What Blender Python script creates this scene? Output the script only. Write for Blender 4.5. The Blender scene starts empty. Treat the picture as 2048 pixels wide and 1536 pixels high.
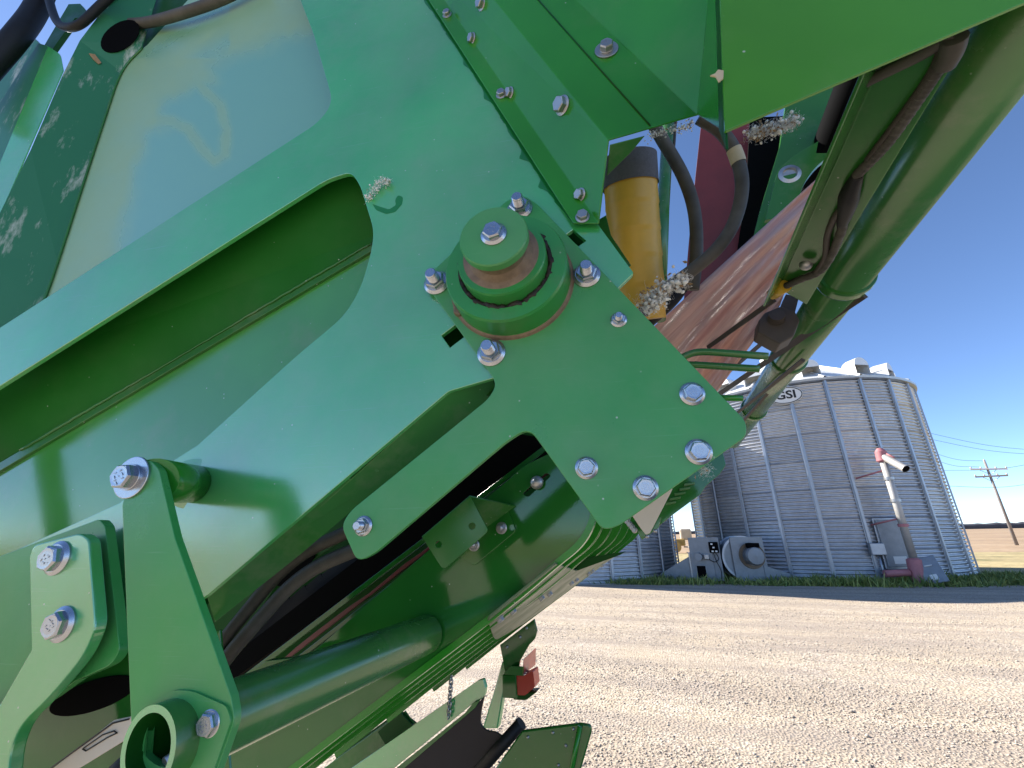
import bpy, bmesh, math, random
import numpy as np
from mathutils import Vector, Matrix
from mathutils.geometry import tessellate_polygon
from mathutils import noise as mnoise
random.seed(7); RNG = np.random.default_rng(7)
S = bpy.context.scene
COL = S.collection
# ------------------------------------------------------------------ camera
F = 853.0; CH = 1.7
ROT = Matrix(((0.94543461, 0.12490855, 0.30091736),
              (0.32534968, -0.3127628, -0.89237157),
              (-0.01734909, 0.94158233, -0.33633573)))
cd = bpy.data.cameras.new('camera'); cam = bpy.data.objects.new('camera', cd); COL.objects.link(cam)
cd.sensor_width = 36; cd.lens = F / 2048 * 36; cd.clip_start = 0.02; cd.clip_end = 6000
cam.matrix_world = Matrix.Translation((0, 0, CH)) @ ROT.to_4x4()
S.camera = cam
# ------------------------------------------------------------------ sky, sun, exposure
SUN_AZ = math.radians(-75); SUN_EL = math.radians(36)     # azimuth from +Y towards +X
w = bpy.data.worlds.new('World'); S.world = w; w.use_nodes = True
nt = w.node_tree; bg = nt.nodes['Background']
sk = nt.nodes.new('ShaderNodeTexSky'); sk.sky_type = 'NISHITA'; sk.sun_disc = False
sk.sun_elevation = SUN_EL; sk.sun_rotation = SUN_AZ; sk.air_density = 0.75; sk.dust_density = 0.15; sk.ozone_density = 4.0; sk.altitude = 2500
nt.links.new(sk.outputs[0], bg.inputs[0]); bg.inputs[1].default_value = 0.11
sd = bpy.data.lights.new('sun', 'SUN'); sun = bpy.data.objects.new('sun', sd); COL.objects.link(sun)
sd.energy = 4.4; sd.angle = math.radians(0.55); sd.color = (1, 0.95, 0.87)
sdir = Vector((math.sin(SUN_AZ) * math.cos(SUN_EL), math.cos(SUN_AZ) * math.cos(SUN_EL), math.sin(SUN_EL)))
sun.rotation_euler = sdir.to_track_quat('Z', 'Y').to_euler(); sun.location = (0, 0, 30)
S.view_settings.view_transform = 'Standard'; S.view_settings.look = 'None'
S.view_settings.exposure = 1.42; S.view_settings.gamma = 1
S.render.engine = 'CYCLES'
S.cycles.max_bounces = 5; S.cycles.diffuse_bounces = 3; S.cycles.glossy_bounces = 3; S.cycles.caustics_reflective = False; S.cycles.caustics_refractive = False

# ------------------------------------------------------------------ geometry helpers
def ray(px, py): return ROT @ Vector(((px - 1024) / F, -(py - 768) / F, -1.0))
EYE = Vector((0, 0, CH))
class Plane:
    def __init__(s, p0, n):
        s.p0 = Vector(p0); s.n = Vector(n).normalized()
        if s.n.dot(s.p0 - EYE) < 0: s.n = -s.n           # points away from the eye
    def __call__(s, px, py, off=0.0):
        d = ray(px, py); t = (s.p0 - EYE).dot(s.n) / d.dot(s.n)
        return EYE + d * t + s.n * off
def C(c): return Plane((0, c, CH), (-0.125, 1, 0))        # planes parallel to the flared side plate
def Y(y): return Plane((0, y, CH), (0, 1, 0))             # planes across the machine
def P3(a, b, c):
    return Plane(a, (Vector(b) - Vector(a)).cross(Vector(c) - Vector(a)))
def at(px, py, y): return Y(y)(px, py)
def atdist(px, py, dist):
    d = ray(px, py); return EYE + d * (dist / math.hypot(d.x, d.y))
def ground_at(px, py, z=0.0):
    d = ray(px, py); return EYE + d * ((z - CH) / d.z)

def mesh(name, verts, faces, mat, parent=None, smooth=False, bevel=0, seg=2, solid=0, kind=None):
    me = bpy.data.meshes.new(name)
    me.from_pydata([tuple(v) for v in verts], [], faces)
    me.validate(); me.update()
    if smooth: me.polygons.foreach_set('use_smooth', [True] * len(me.polygons))
    me.materials.append(mat)
    return link(name, me, parent, bevel, seg, solid, kind)
def link(name, me, parent=None, bevel=0, seg=2, solid=0, kind=None, matrix=None):
    o = bpy.data.objects.new(name, me); COL.objects.link(o)
    if parent is not None:
        o.parent = parent
        if parent.type == 'EMPTY': o.location = -parent.location
    if matrix is not None:
        o.matrix_basis = (Matrix.Translation(-parent.location) if parent is not None and parent.type == 'EMPTY' else Matrix()) @ matrix
    if solid:
        m = o.modifiers.new('solid', 'SOLIDIFY'); m.thickness = solid; m.offset = 0
    if bevel:
        m = o.modifiers.new('bevel', 'BEVEL'); m.width = bevel; m.segments = seg; m.limit_method = 'ANGLE'; m.angle_limit = math.radians(35)
    if kind: o['kind'] = kind
    return o
def thing(name, loc, label, cat, group=None):
    o = bpy.data.objects.new(name, None); COL.objects.link(o); o.location = loc; o.empty_display_size = 0.1
    o['label'] = label; o['category'] = cat
    if group: o['group'] = group
    return o
def tag(o, label, cat, group=None):
    o['label'] = label; o['category'] = cat
    if group: o['group'] = group
    return o

def fillet(pts):
    out = []; n = len(pts)
    for i, p in enumerate(pts):
        r = p[2] if len(p) > 2 else 0
        b = Vector(p[:2])
        if not r: out.append(tuple(b)); continue
        a = Vector(pts[i - 1][:2]); c = Vector(pts[(i + 1) % n][:2])
        u = (a - b); v = (c - b); lu, lv = u.length, v.length; u /= lu; v /= lv
        d = min(r, lu * .48, lv * .48)
        k = 7
        for j in range(k + 1):
            t = j / k
            q = (b + u * d) * (1 - t) ** 2 + b * 2 * t * (1 - t) + (b + v * d) * t ** 2
            out.append(tuple(q))
    return out
def circ(cx, cy, rx, ry=None, n=20, rot=0):
    ry = ry or rx; o = []
    for i in range(n):
        a = 2 * math.pi * i / n; x, y = rx * math.cos(a), ry * math.sin(a)
        o.append((cx + x * math.cos(rot) - y * math.sin(rot), cy + x * math.sin(rot) + y * math.cos(rot)))
    return o
def slab(name, pts, plane, t, mat, parent=None, holes=(), bevel=0.0012, round_=True, kind=None):
    """a plate of thickness t whose front face has the outline pts on the given plane"""
    loops = [fillet(pts)] + [fillet(h) for h in holes]
    flat = [q for l in loops for q in l]
    tris = tessellate_polygon([[Vector((x, y, 0)) for x, y in l] for l in loops])
    N = len(flat)
    vs = [plane(x, y) for x, y in flat] + [plane(x, y, t) for x, y in flat]
    fs = []
    for a, b, c in tris:
        if len({a, b, c}) < 3: continue
        fs.append((a, b, c)); fs.append((a + N, c + N, b + N))
    s = 0
    for l in loops:
        n = len(l)
        for i in range(n):
            a, b = s + i, s + (i + 1) % n
            fs.append((a, b, b + N, a + N))
        s += n
    me = bpy.data.meshes.new(name); me.from_pydata([tuple(v) for v in vs], [], fs); me.validate()
    bm = bmesh.new(); bm.from_mesh(me)
    bmesh.ops.dissolve_degenerate(bm, dist=1e-5, edges=bm.edges)
    bmesh.ops.recalc_face_normals(bm, faces=bm.faces)
    bmesh.ops.dissolve_limit(bm, angle_limit=0.002, verts=bm.verts, edges=bm.edges, delimit=set())
    bm.to_mesh(me); bm.free()
    me.materials.append(mat)
    return link(name, me, parent, bevel, 2, 0, kind)
def crom(pts, k=8):
    P = [Vector(p) for p in pts]; P = [P[0] * 2 - P[1]] + P + [P[-1] * 2 - P[-2]]
    out = []
    for i in range(1, len(P) - 2):
        a, b, c, d = P[i - 1:i + 3]
        for j in range(k):
            t = j / k
            out.append(0.5 * ((2 * b) + (c - a) * t + (2 * a - 5 * b + 4 * c - d) * t * t + (3 * b - a - 3 * c + d) * t ** 3))
    out.append(P[-2]); return out
def tube_geo(pts, r, n=12, cap=True):
    vs, fs = [], []; up = None
    for i, p in enumerate(pts):
        d = (pts[min(i + 1, len(pts) - 1)] - pts[max(i - 1, 0)])
        if d.length < 1e-9: d = Vector((0, 0, 1))
        d.normalize()
        if up is None: up = d.orthogonal().normalized()
        up = (up - d * up.dot(d)).normalized(); s = d.cross(up)
        rr = r(i / (len(pts) - 1)) if callable(r) else r
        for j in range(n):
            a = 2 * math.pi * j / n
            vs.append(p + (up * math.cos(a) + s * math.sin(a)) * rr)
    for i in range(len(pts) - 1):
        for j in range(n):
            a = i * n + j; b = i * n + (j + 1) % n
            fs.append((a, b, b + n, a + n))
    if cap:
        fs.append(tuple(range(n - 1, -1, -1))); fs.append(tuple(range((len(pts) - 1) * n, len(pts) * n)))
    return vs, fs
def tube(name, pts, r, mat, parent=None, n=12, curve=True, k=8, cap=True, kind=None):
    pts = crom(pts, k) if curve and len(pts) > 2 else [Vector(p) for p in pts]
    vs, fs = tube_geo(pts, r, n, cap)
    o = mesh(name, vs, fs, mat, parent, smooth=False, kind=kind)
    for p in o.data.polygons: p.use_smooth = len(p.vertices) == 4
    return o
def frame(z, loc, x=None):
    z = Vector(z).normalized(); x = Vector(x) if x else z.orthogonal()
    x = (x - z * x.dot(z)).normalized(); y = z.cross(x)
    m = Matrix((x, y, z)).transposed().to_4x4(); m.translation = loc; return m
def lathe(name, prof, M, mat, parent=None, n=32, flatten=True):
    """profile of (radius, height) turned about local z; sharp profile corners stay sharp"""
    vs, fs, sm = [], [], []
    for i in range(len(prof) - 1):
        b = len(vs)
        for (r, h) in (prof[i], prof[i + 1]):
            for j in range(n):
                a = 2 * math.pi * j / n; vs.append(M @ Vector((r * math.cos(a), r * math.sin(a), h)))
        for j in range(n):
            k = (j + 1) % n
            fs.append((b + j, b + k, b + n + k, b + n + j))
    me = bpy.data.meshes.new(name); me.from_pydata([tuple(v) for v in vs], [], fs); me.validate()
    me.polygons.foreach_set('use_smooth', [True] * len(me.polygons)); me.materials.append(mat)
    return link(name, me, parent)
def box(name, M, sx, sy, sz, mat, parent=None, bevel=0.004, kind=None):
    vs = [M @ Vector((x * sx / 2, y * sy / 2, z * sz / 2)) for x in (-1, 1) for y in (-1, 1) for z in (-1, 1)]
    fs = [(0, 1, 3, 2), (4, 6, 7, 5), (0, 4, 5, 1), (2, 3, 7, 6), (0, 2, 6, 4), (1, 5, 7, 3)]
    return mesh(name, vs, fs, mat, parent, bevel=bevel, kind=kind)

# ------------------------------------------------------------------ materials
def new_mat(name):
    m = bpy.data.materials.new(name); m.use_nodes = True
    return m, m.node_tree, m.node_tree.nodes['Principled BSDF']
def node(nt, t, **kw):
    n = nt.nodes.new(t)
    for k, v in kw.items():
        if k in n.inputs.keys() if isinstance(k, str) else False: n.inputs[k].default_value = v
        else: setattr(n, k, v)
    return n
def noise(nt, scale, detail=4, rough=.5, vec=None, dist=0):
    n = nt.nodes.new('ShaderNodeTexNoise'); n.inputs['Scale'].default_value = scale; n.inputs['Detail'].default_value = detail
    n.inputs['Roughness'].default_value = rough; n.inputs['Distortion'].default_value = dist
    if vec is None:
        tc = nt.nodes.new('ShaderNodeTexCoord'); vec = tc.outputs['Object']
    nt.links.new(vec, n.inputs['Vector']); return n.outputs['Fac']
def ramp(nt, fac, *stops):
    r = nt.nodes.new('ShaderNodeValToRGB'); e = r.color_ramp.elements
    while len(e) < len(stops): e.new(0.5)
    for i, (p, c) in enumerate(stops):
        e[i].position = p; e[i].color = tuple(c) + (1,) if hasattr(c, '__len__') else (c, c, c, 1)
    nt.links.new(fac, r.inputs[0]); return r.outputs[0]
def mix(nt, fac, a, b):
    m = nt.nodes.new('ShaderNodeMix'); m.data_type = 'RGBA'
    for s, v in ((0, fac), (6, a), (7, b)):
        if hasattr(v, 'node'): nt.links.new(v, m.inputs[s])
        elif s == 0: m.inputs[0].default_value = v
        else: m.inputs[s].default_value = tuple(v) + (1,)
    return m.outputs[2]
def bump(nt, bs, h, strength, dist=0.002):
    b = nt.nodes.new('ShaderNodeBump'); b.inputs['Strength'].default_value = strength; b.inputs['Distance'].default_value = dist
    nt.links.new(h, b.inputs['Height']); nt.links.new(b.outputs[0], bs.inputs['Normal'])
def stretched(nt, sx, sy, sz, rz=0):
    tc = nt.nodes.new('ShaderNodeTexCoord'); mp = nt.nodes.new('ShaderNodeMapping')
    mp.inputs['Scale'].default_value = (sx, sy, sz); mp.inputs['Rotation'].default_value = (0, rz, 0)
    nt.links.new(tc.outputs['Object'], mp.inputs[0]); return mp.outputs[0]
def paint(name, col, rough, dust_and_reflection=.25, ior=1.5, specks=True, dust_and_reflection_col=(.30, .27, .20), peel=.25, coat=0.0, scratch=0.0):
    m, nt, b = new_mat(name)
    b.inputs['IOR'].default_value = ior
    c = mix(nt, ramp(nt, noise(nt, 3, 3), (.3, 0.0), (.7, 1.0)), [x * .86 for x in col], [min(1, x * 1.1) for x in col])
    d = ramp(nt, noise(nt, 5.0, 8, .65), (.52, 0.0), (.85, dust_and_reflection))
    c = mix(nt, d, c, dust_and_reflection_col)
    if specks:
        v = nt.nodes.new('ShaderNodeTexVoronoi'); v.inputs['Scale'].default_value = 34; v.inputs['Randomness'].default_value = 1
        tc = nt.nodes.new('ShaderNodeTexCoord'); nt.links.new(tc.outputs['Object'], v.inputs['Vector'])
        sp = ramp(nt, v.outputs['Distance'], (.045, 1.0), (.075, 0.0))
        pick = ramp(nt, noise(nt, 9, 2), (.52, 0.0), (.60, .8))
        mm = nt.nodes.new('ShaderNodeMath'); mm.operation = 'MULTIPLY'; nt.links.new(sp, mm.inputs[0]); nt.links.new(pick, mm.inputs[1])
        c = mix(nt, mm.outputs[0], c, (.5, .55, .48))
    if scratch:
        for rz_, sx_ in ((.55, 1), (-.9, 2)):
            vv = stretched(nt, 3, 40, 240 * sx_, rz_)
            c = mix(nt, ramp(nt, noise(nt, 1.0, 3, .6, vv), (.66, 0.0), (.78, scratch * .7)), c, (.20, .42, .28))
        c = mix(nt, ramp(nt, noise(nt, 1.6, 9, .68), (.42, 0.0), (.75, dust_and_reflection * 2.2)), c, (.26, .36, .25))
    nt.links.new(c, b.inputs['Base Color'])
    rr = ramp(nt, noise(nt, 7, 6, .6), (.35, rough * .8), (.75, min(1, rough * 1.35)))
    nt.links.new(rr, b.inputs['Roughness'])
    if coat: b.inputs['Coat Weight'].default_value = coat; b.inputs['Coat Roughness'].default_value = .06
    bump(nt, b, noise(nt, 160, 2), peel, .0004)
    return m
GREEN = (0.016, 0.150, 0.038)
M_PLATE = paint('green_plate_paint', (0.042, 0.410, 0.090), .20, .18, 2.6, scratch=.5)
M_PIVOT = paint('green_pivot_paint', (0.032, 0.285, 0.056), .33, .14, 1.58, scratch=.4)
M_HUB = paint('grimy_hub_paint', (0.030, 0.250, 0.052), .36, .60, 1.6, dust_and_reflection_col=(.17, .13, .085))
M_COVER = paint('green_cover_paint', (0.026, 0.240, 0.020), .18, .12, 1.5)
M_INNER = paint('green_channel_paint', (0.060, 0.290, 0.045), .14, .35, 1.95)
M_TUBE = paint('green_tube_paint', (0.045, 0.170, 0.035), .24, .60, 1.7)
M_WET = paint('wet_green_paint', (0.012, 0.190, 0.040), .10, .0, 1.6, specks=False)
M_WEB = paint('green_web_paint', (0.010, 0.130, 0.012), .5, .06, 1.25)
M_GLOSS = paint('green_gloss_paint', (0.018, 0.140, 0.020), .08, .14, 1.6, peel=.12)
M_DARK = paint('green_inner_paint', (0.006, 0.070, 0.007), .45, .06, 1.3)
M_GRAVELTINT = paint('dusty_green_gravel_tint', (0.10, 0.16, 0.07), .45, .9, 1.5, dust_and_reflection_col=(.42, .37, .27))  # tan stands for gravel reflected in the underside, along with dusty film
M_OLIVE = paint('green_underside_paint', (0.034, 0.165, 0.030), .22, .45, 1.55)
M_SHIELD = paint('green_shield_paint', (0.060, 0.250, 0.016), .10, .15, 1.45)

def channel_mat():
    m, nt, b = new_mat('green_channel_with_lint')
    v = stretched(nt, 1, 1, .25)
    s = ramp(nt, noise(nt, 14, 6, .7, v), (.56, 0.0), (.68, .8))
    c = mix(nt, s, (0.026, 0.170, 0.070), (.55, .58, .50)); nt.links.new(c, b.inputs['Base Color'])
    b.inputs['Roughness'].default_value = .4
    return m
M_CHAN = channel_mat()
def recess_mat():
    m, nt, b = new_mat('green_panel_dust_and_painted_sky')
    a = nt.nodes.new('ShaderNodeAttribute'); a.attribute_name = 'dust_and_reflection'
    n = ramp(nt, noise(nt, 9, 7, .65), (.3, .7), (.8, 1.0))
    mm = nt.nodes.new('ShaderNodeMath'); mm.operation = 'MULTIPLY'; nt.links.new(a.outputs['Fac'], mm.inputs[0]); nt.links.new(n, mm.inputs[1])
    c = mix(nt, mm.outputs[0], (0.16, 0.42, 0.25), (.32, .47, .24)); nt.links.new(c, b.inputs['Base Color'])  # sky reflection put into tint and gloss, beside the dusty tone
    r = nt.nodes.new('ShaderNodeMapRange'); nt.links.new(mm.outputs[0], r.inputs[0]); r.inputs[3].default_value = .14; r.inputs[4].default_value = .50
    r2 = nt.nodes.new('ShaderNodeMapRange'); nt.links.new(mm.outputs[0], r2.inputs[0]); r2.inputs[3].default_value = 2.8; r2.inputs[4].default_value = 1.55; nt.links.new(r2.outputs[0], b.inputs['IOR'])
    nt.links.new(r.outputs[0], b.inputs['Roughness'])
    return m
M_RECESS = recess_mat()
def simple(name, col, rough, metal=0, nscale=20, var=.25, bmp=0, ior=1.5, bscale=200, spec=.5):
    m, nt, b = new_mat(name)
    c = mix(nt, noise(nt, nscale, 5, .6), [x * (1 - var) for x in col], [min(1, x * (1 + var)) for x in col])
    nt.links.new(c, b.inputs['Base Color']); b.inputs['Roughness'].default_value = rough; b.inputs['Metallic'].default_value = metal
    b.inputs['IOR'].default_value = ior
    if bmp: bump(nt, b, noise(nt, bscale, 3), bmp, .001)
    b.inputs['Specular IOR Level'].default_value = spec
    return m
M_ZINC = simple('zinc_plated_steel', (.46, .48, .52), .26, .95, 90, .2, .15, bscale=500)
M_STEEL = simple('dull_steel', (.42, .42, .42), .42, .9, 60, .25, .2)
M_RUBBER = simple('black_rubber', (.012, .012, .013), .55, 0, 30, .4, .2, spec=.3)
M_DUSTYRUB = simple('dusty_black_rubber', (.085, .080, .070), .6, 0, 18, .6, .2, spec=.3)
M_BLACK = simple('black_belt', (.003, .003, .0035), .8, 0, 30, .3, spec=.05)
M_BROWN = simple('dusty_brown_strap', (.055, .045, .038), .6, 0, 40, .3, .2)
M_NAVY = simple('smooth_dark_rubber_sheet', (.008, .009, .016), .35, 0, 6, .4, spec=.3)
M_RUST = simple('bare_rusted_steel', (.20, .145, .095), .6, .2, 60, .6, .4)
M_GREASE = simple('dark_grease', (.02, .013, .009), .65, 0, 90, .5, 1.0)
M_TAN = simple('tan_tape', (.50, .42, .27), .7, 0, 40, .15)
M_YEL = simple('yellow_wrap', (.72, .43, .06), .42, 0, 9, .28, .5, bscale=18)
M_SLEEVE = simple('grey_sleeve', (.10, .10, .11), .75, 0, 120, .4, .6, bscale=400)
M_YBRASS = simple('yellow_fitting', (.55, .36, .03), .35, 0, 40, .2)
M_LABEL = simple('cream_label', (.62, .55, .44), .5, 0, 20, .08)
M_INK = simple('black_print', (.01, .01, .01), .6, 0, 20, .1)
M_WHITE = simple('white_plate', (.75, .74, .70), .5, 0, 20, .08)
M_WINE = simple('wine_red_belt', (.20, .032, .028), .45, 0, 5, .4, .3, bscale=18)
def pink_mat():
    m, nt, b = new_mat('pink_plastic_film')
    at0 = nt.nodes.new('ShaderNodeAttribute'); at0.attribute_name = 'fuv'
    mp = nt.nodes.new('ShaderNodeMapping'); mp.inputs['Scale'].default_value = (2.2, 13, 1); mp.inputs['Rotation'].default_value = (0, 0, .12); nt.links.new(at0.outputs['Vector'], mp.inputs[0])
    f = noise(nt, 1.0, 6, .55, mp.outputs[0], .6)
    c = mix(nt, ramp(nt, f, (.40, 0.0), (.62, 1.0)), (.62, .32, .28), (.80, .48, .39))
    g = noise(nt, .6, 3, .5, mp.outputs[0], 1.2); c = mix(nt, ramp(nt, g, (.55, 0.0), (.72, .6)), c, (.46, .22, .22))
    nt.links.new(c, b.inputs['Base Color']); b.inputs['Roughness'].default_value = .22
    bump(nt, b, f, .35, .01); return m
M_PINK = pink_mat()
def lamp_mat(name, col):
    m, nt, b = new_mat(name); v = stretched(nt, 1, 1, 1)
    b.inputs['Base Color'].default_value = (*col, 1); b.inputs['Roughness'].default_value = .25
    b.inputs['Subsurface Weight'].default_value = .2; b.inputs['Subsurface Radius'].default_value = (.03, .004, .003)
    w_ = nt.nodes.new('ShaderNodeTexWave'); w_.inputs['Scale'].default_value = 60; nt.links.new(v, w_.inputs[0])
    bump(nt, b, w_.outputs[0], .3, .002); return m
M_LENS = lamp_mat('red_lamp_lens', (.55, .035, .018)); M_REFL = lamp_mat('red_reflector', (.55, .10, .06))
def galv():
    m, nt, b = new_mat('galvanised_corrugated_steel')
    oi = nt.nodes.new('ShaderNodeObjectInfo')
    c = ramp(nt, oi.outputs['Random'], (0, (.50, .52, .55)), (.5, (.57, .58, .60)), (1, (.66, .66, .66)))
    st = ramp(nt, noise(nt, 5, 6, .7), (.35, .82), (.7, 1.0))
    mm = nt.nodes.new('ShaderNodeMix'); mm.data_type = 'RGBA'; mm.blend_type = 'MULTIPLY'; mm.inputs[0].default_value = 1
    nt.links.new(c, mm.inputs[6]); nt.links.new(st, mm.inputs[7]); nt.links.new(mm.outputs[2], b.inputs['Base Color'])
    b.inputs['Metallic'].default_value = .75; b.inputs['Roughness'].default_value = .38
    return m
M_GALV = galv()
M_STIFF = simple('galvanised_stiffener', (.36, .39, .43), .42, .8, 4, .25)
M_ROOF = simple('white_galvanised_roof', (.72, .72, .70), .45, .2, 3, .1)
M_GREY = simple('weathered_grey_steel', (.24, .26, .28), .5, .5, 6, .25)
M_PINKRED = simple('faded_red_paint', (.42, .16, .17), .55, 0, 10, .3)
M_AUGER = simple('weathered_auger_tube', (.44, .42, .39), .55, .3, 8, .3)
M_WOOD = simple('weathered_wood', (.24, .21, .19), .85, 0, 3, .3)
M_CERAM = simple('pale_crossarm', (.55, .52, .48), .7, 0, 10, .15)
M_CONC = simple('concrete', (.45, .42, .37), .9, 0, 5, .2)
M_YMACH = simple('yellow_machine_paint', (.42, .27, .08), .6, 0, 4, .3)
M_TANB = simple('tan_siding', (.55, .45, .34), .8, 0, 3, .2)
# ---- ground materials
def ground_mat(name, cols, scale, bmp=.4, bd=.02, fine=40):
    m, nt, b = new_mat(name)
    a = noise(nt, scale, 8, .65); f = noise(nt, fine, 6, .7)
    c = ramp(nt, a, (.30, cols[0]), (.5, cols[1]), (.72, cols[2]))
    c2 = ramp(nt, f, (.32, .55), (.5, 1.0), (.75, 1.25))
    mm = nt.nodes.new('ShaderNodeMix'); mm.data_type = 'RGBA'; mm.blend_type = 'MULTIPLY'; mm.inputs[0].default_value = .9
    nt.links.new(c, mm.inputs[6]); nt.links.new(c2, mm.inputs[7]); nt.links.new(mm.outputs[2], b.inputs['Base Color'])
    b.inputs['Roughness'].default_value = .95; bump(nt, b, f, bmp, bd); return m
def gravel_mat():
    m, nt, b = new_mat('crushed_gravel')
    tc = nt.nodes.new('ShaderNodeTexCoord')
    v = nt.nodes.new('ShaderNodeTexVoronoi'); v.inputs['Scale'].default_value = 36; nt.links.new(tc.outputs['Object'], v.inputs['Vector'])
    sep = nt.nodes.new('ShaderNodeSeparateColor'); nt.links.new(v.outputs['Color'], sep.inputs[0])
    st = ramp(nt, sep.outputs[0], (0, (.26, .21, .16)), (.45, (.44, .36, .27)), (.8, (.58, .50, .40)), (1, (.42, .32, .26)))
    big = ramp(nt, noise(nt, .9, 7, .65), (.36, 0.0), (.62, 1.0))
    c = mix(nt, big, st, (.52, .41, .27))
    c = mix(nt, .45, st, c)
    tr = noise(nt, 1.0, 5, .6, stretched(nt, .22, 1.5, 1))
    c = mix(nt, ramp(nt, tr, (.42, 0.0), (.60, .55)), c, (.27, .22, .18))
    nt.links.new(c, b.inputs['Base Color']); b.inputs['Roughness'].default_value = .95
    bump(nt, b, v.outputs['Distance'], .7, .02); return m
M_GRAVEL = gravel_mat()
M_SOIL = ground_mat('dry_grass_ground', ((.16, .15, .05), (.36, .28, .13), (.52, .42, .20)), .25, fine=3)
M_FIELD = ground_mat('stubble_field', ((.22, .14, .08), (.34, .23, .13), (.42, .30, .18)), .05, fine=1.2)
def stone_mat():
    m, nt, b = new_mat('loose_stones')
    a = nt.nodes.new('ShaderNodeAttribute'); a.attribute_name = 'tone'
    c = ramp(nt, a.outputs['Fac'], (0, (.30, .25, .21)), (.3, (.41, .35, .28)), (.8, (.52, .45, .37)), (1, (.46, .37, .31)))
    nt.links.new(c, b.inputs['Base Color']); b.inputs['Roughness'].default_value = .9; return m
M_STONE = stone_mat()
def leaf_mat(name, c0, c1):
    m, nt, b = new_mat(name)
    a = nt.nodes.new('ShaderNodeAttribute'); a.attribute_name = 'tone'
    nt.links.new(ramp(nt, a.outputs['Fac'], (0, c0), (1, c1)), b.inputs['Base Color']); b.inputs['Roughness'].default_value = .6
    b.inputs['Transmission Weight'].default_value = 0; b.inputs['Subsurface Weight'].default_value = .1; b.inputs['Subsurface Radius'].default_value = (.01, .02, .005)
    return m
M_GRASS = leaf_mat('grass_blades', (.07, .14, .02), (.34, .36, .09))
M_TREES = simple('far_tree_foliage', (.075, .075, .085), .9, 0, .1, .4)
M_COTTON = simple('raw_cotton_lint', (.86, .84, .79), .95, 0, 60, .06)
M_TRASH = simple('dry_leaf_trash', (.34, .22, .11), .9, 0, 60, .4)

def raw_mesh(name, V, Fc, mat, tone=None, parent=None, kind=None, smooth=False):
    me = bpy.data.meshes.new(name); k = Fc.shape[1]
    me.vertices.add(len(V)); me.vertices.foreach_set('co', V.astype(np.float32).ravel())
    me.loops.add(Fc.size); me.loops.foreach_set('vertex_index', Fc.astype(np.int32).ravel())
    me.polygons.add(len(Fc)); me.polygons.foreach_set('loop_start', np.arange(0, Fc.size, k, dtype=np.int32))
    me.polygons.foreach_set('loop_total', np.full(len(Fc), k, dtype=np.int32))
    if smooth: me.polygons.foreach_set('use_smooth', np.ones(len(Fc), dtype=bool))
    if tone is not None:
        at_ = me.attributes.new('tone', 'FLOAT', 'POINT'); at_.data.foreach_set('value', tone.astype(np.float32))
    me.update(); me.validate(); me.materials.append(mat)
    return link(name, me, parent, kind=kind)

# ================================================================== SETTING
def sheet(name, pts, z, mat, kind='structure'):
    return mesh(name, [(x, y, z) for x, y in pts], [tuple(range(len(pts)))], mat, kind=kind)
sheet('ground', [(-2500, -2500), (2500, -2500), (2500, 2500), (-2500, 2500)], -0.03, M_SOIL)
sheet('crop_field', [(-400, 44), (900, 44), (900, 1500), (-400, 1500)], -0.022, M_FIELD)
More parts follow.
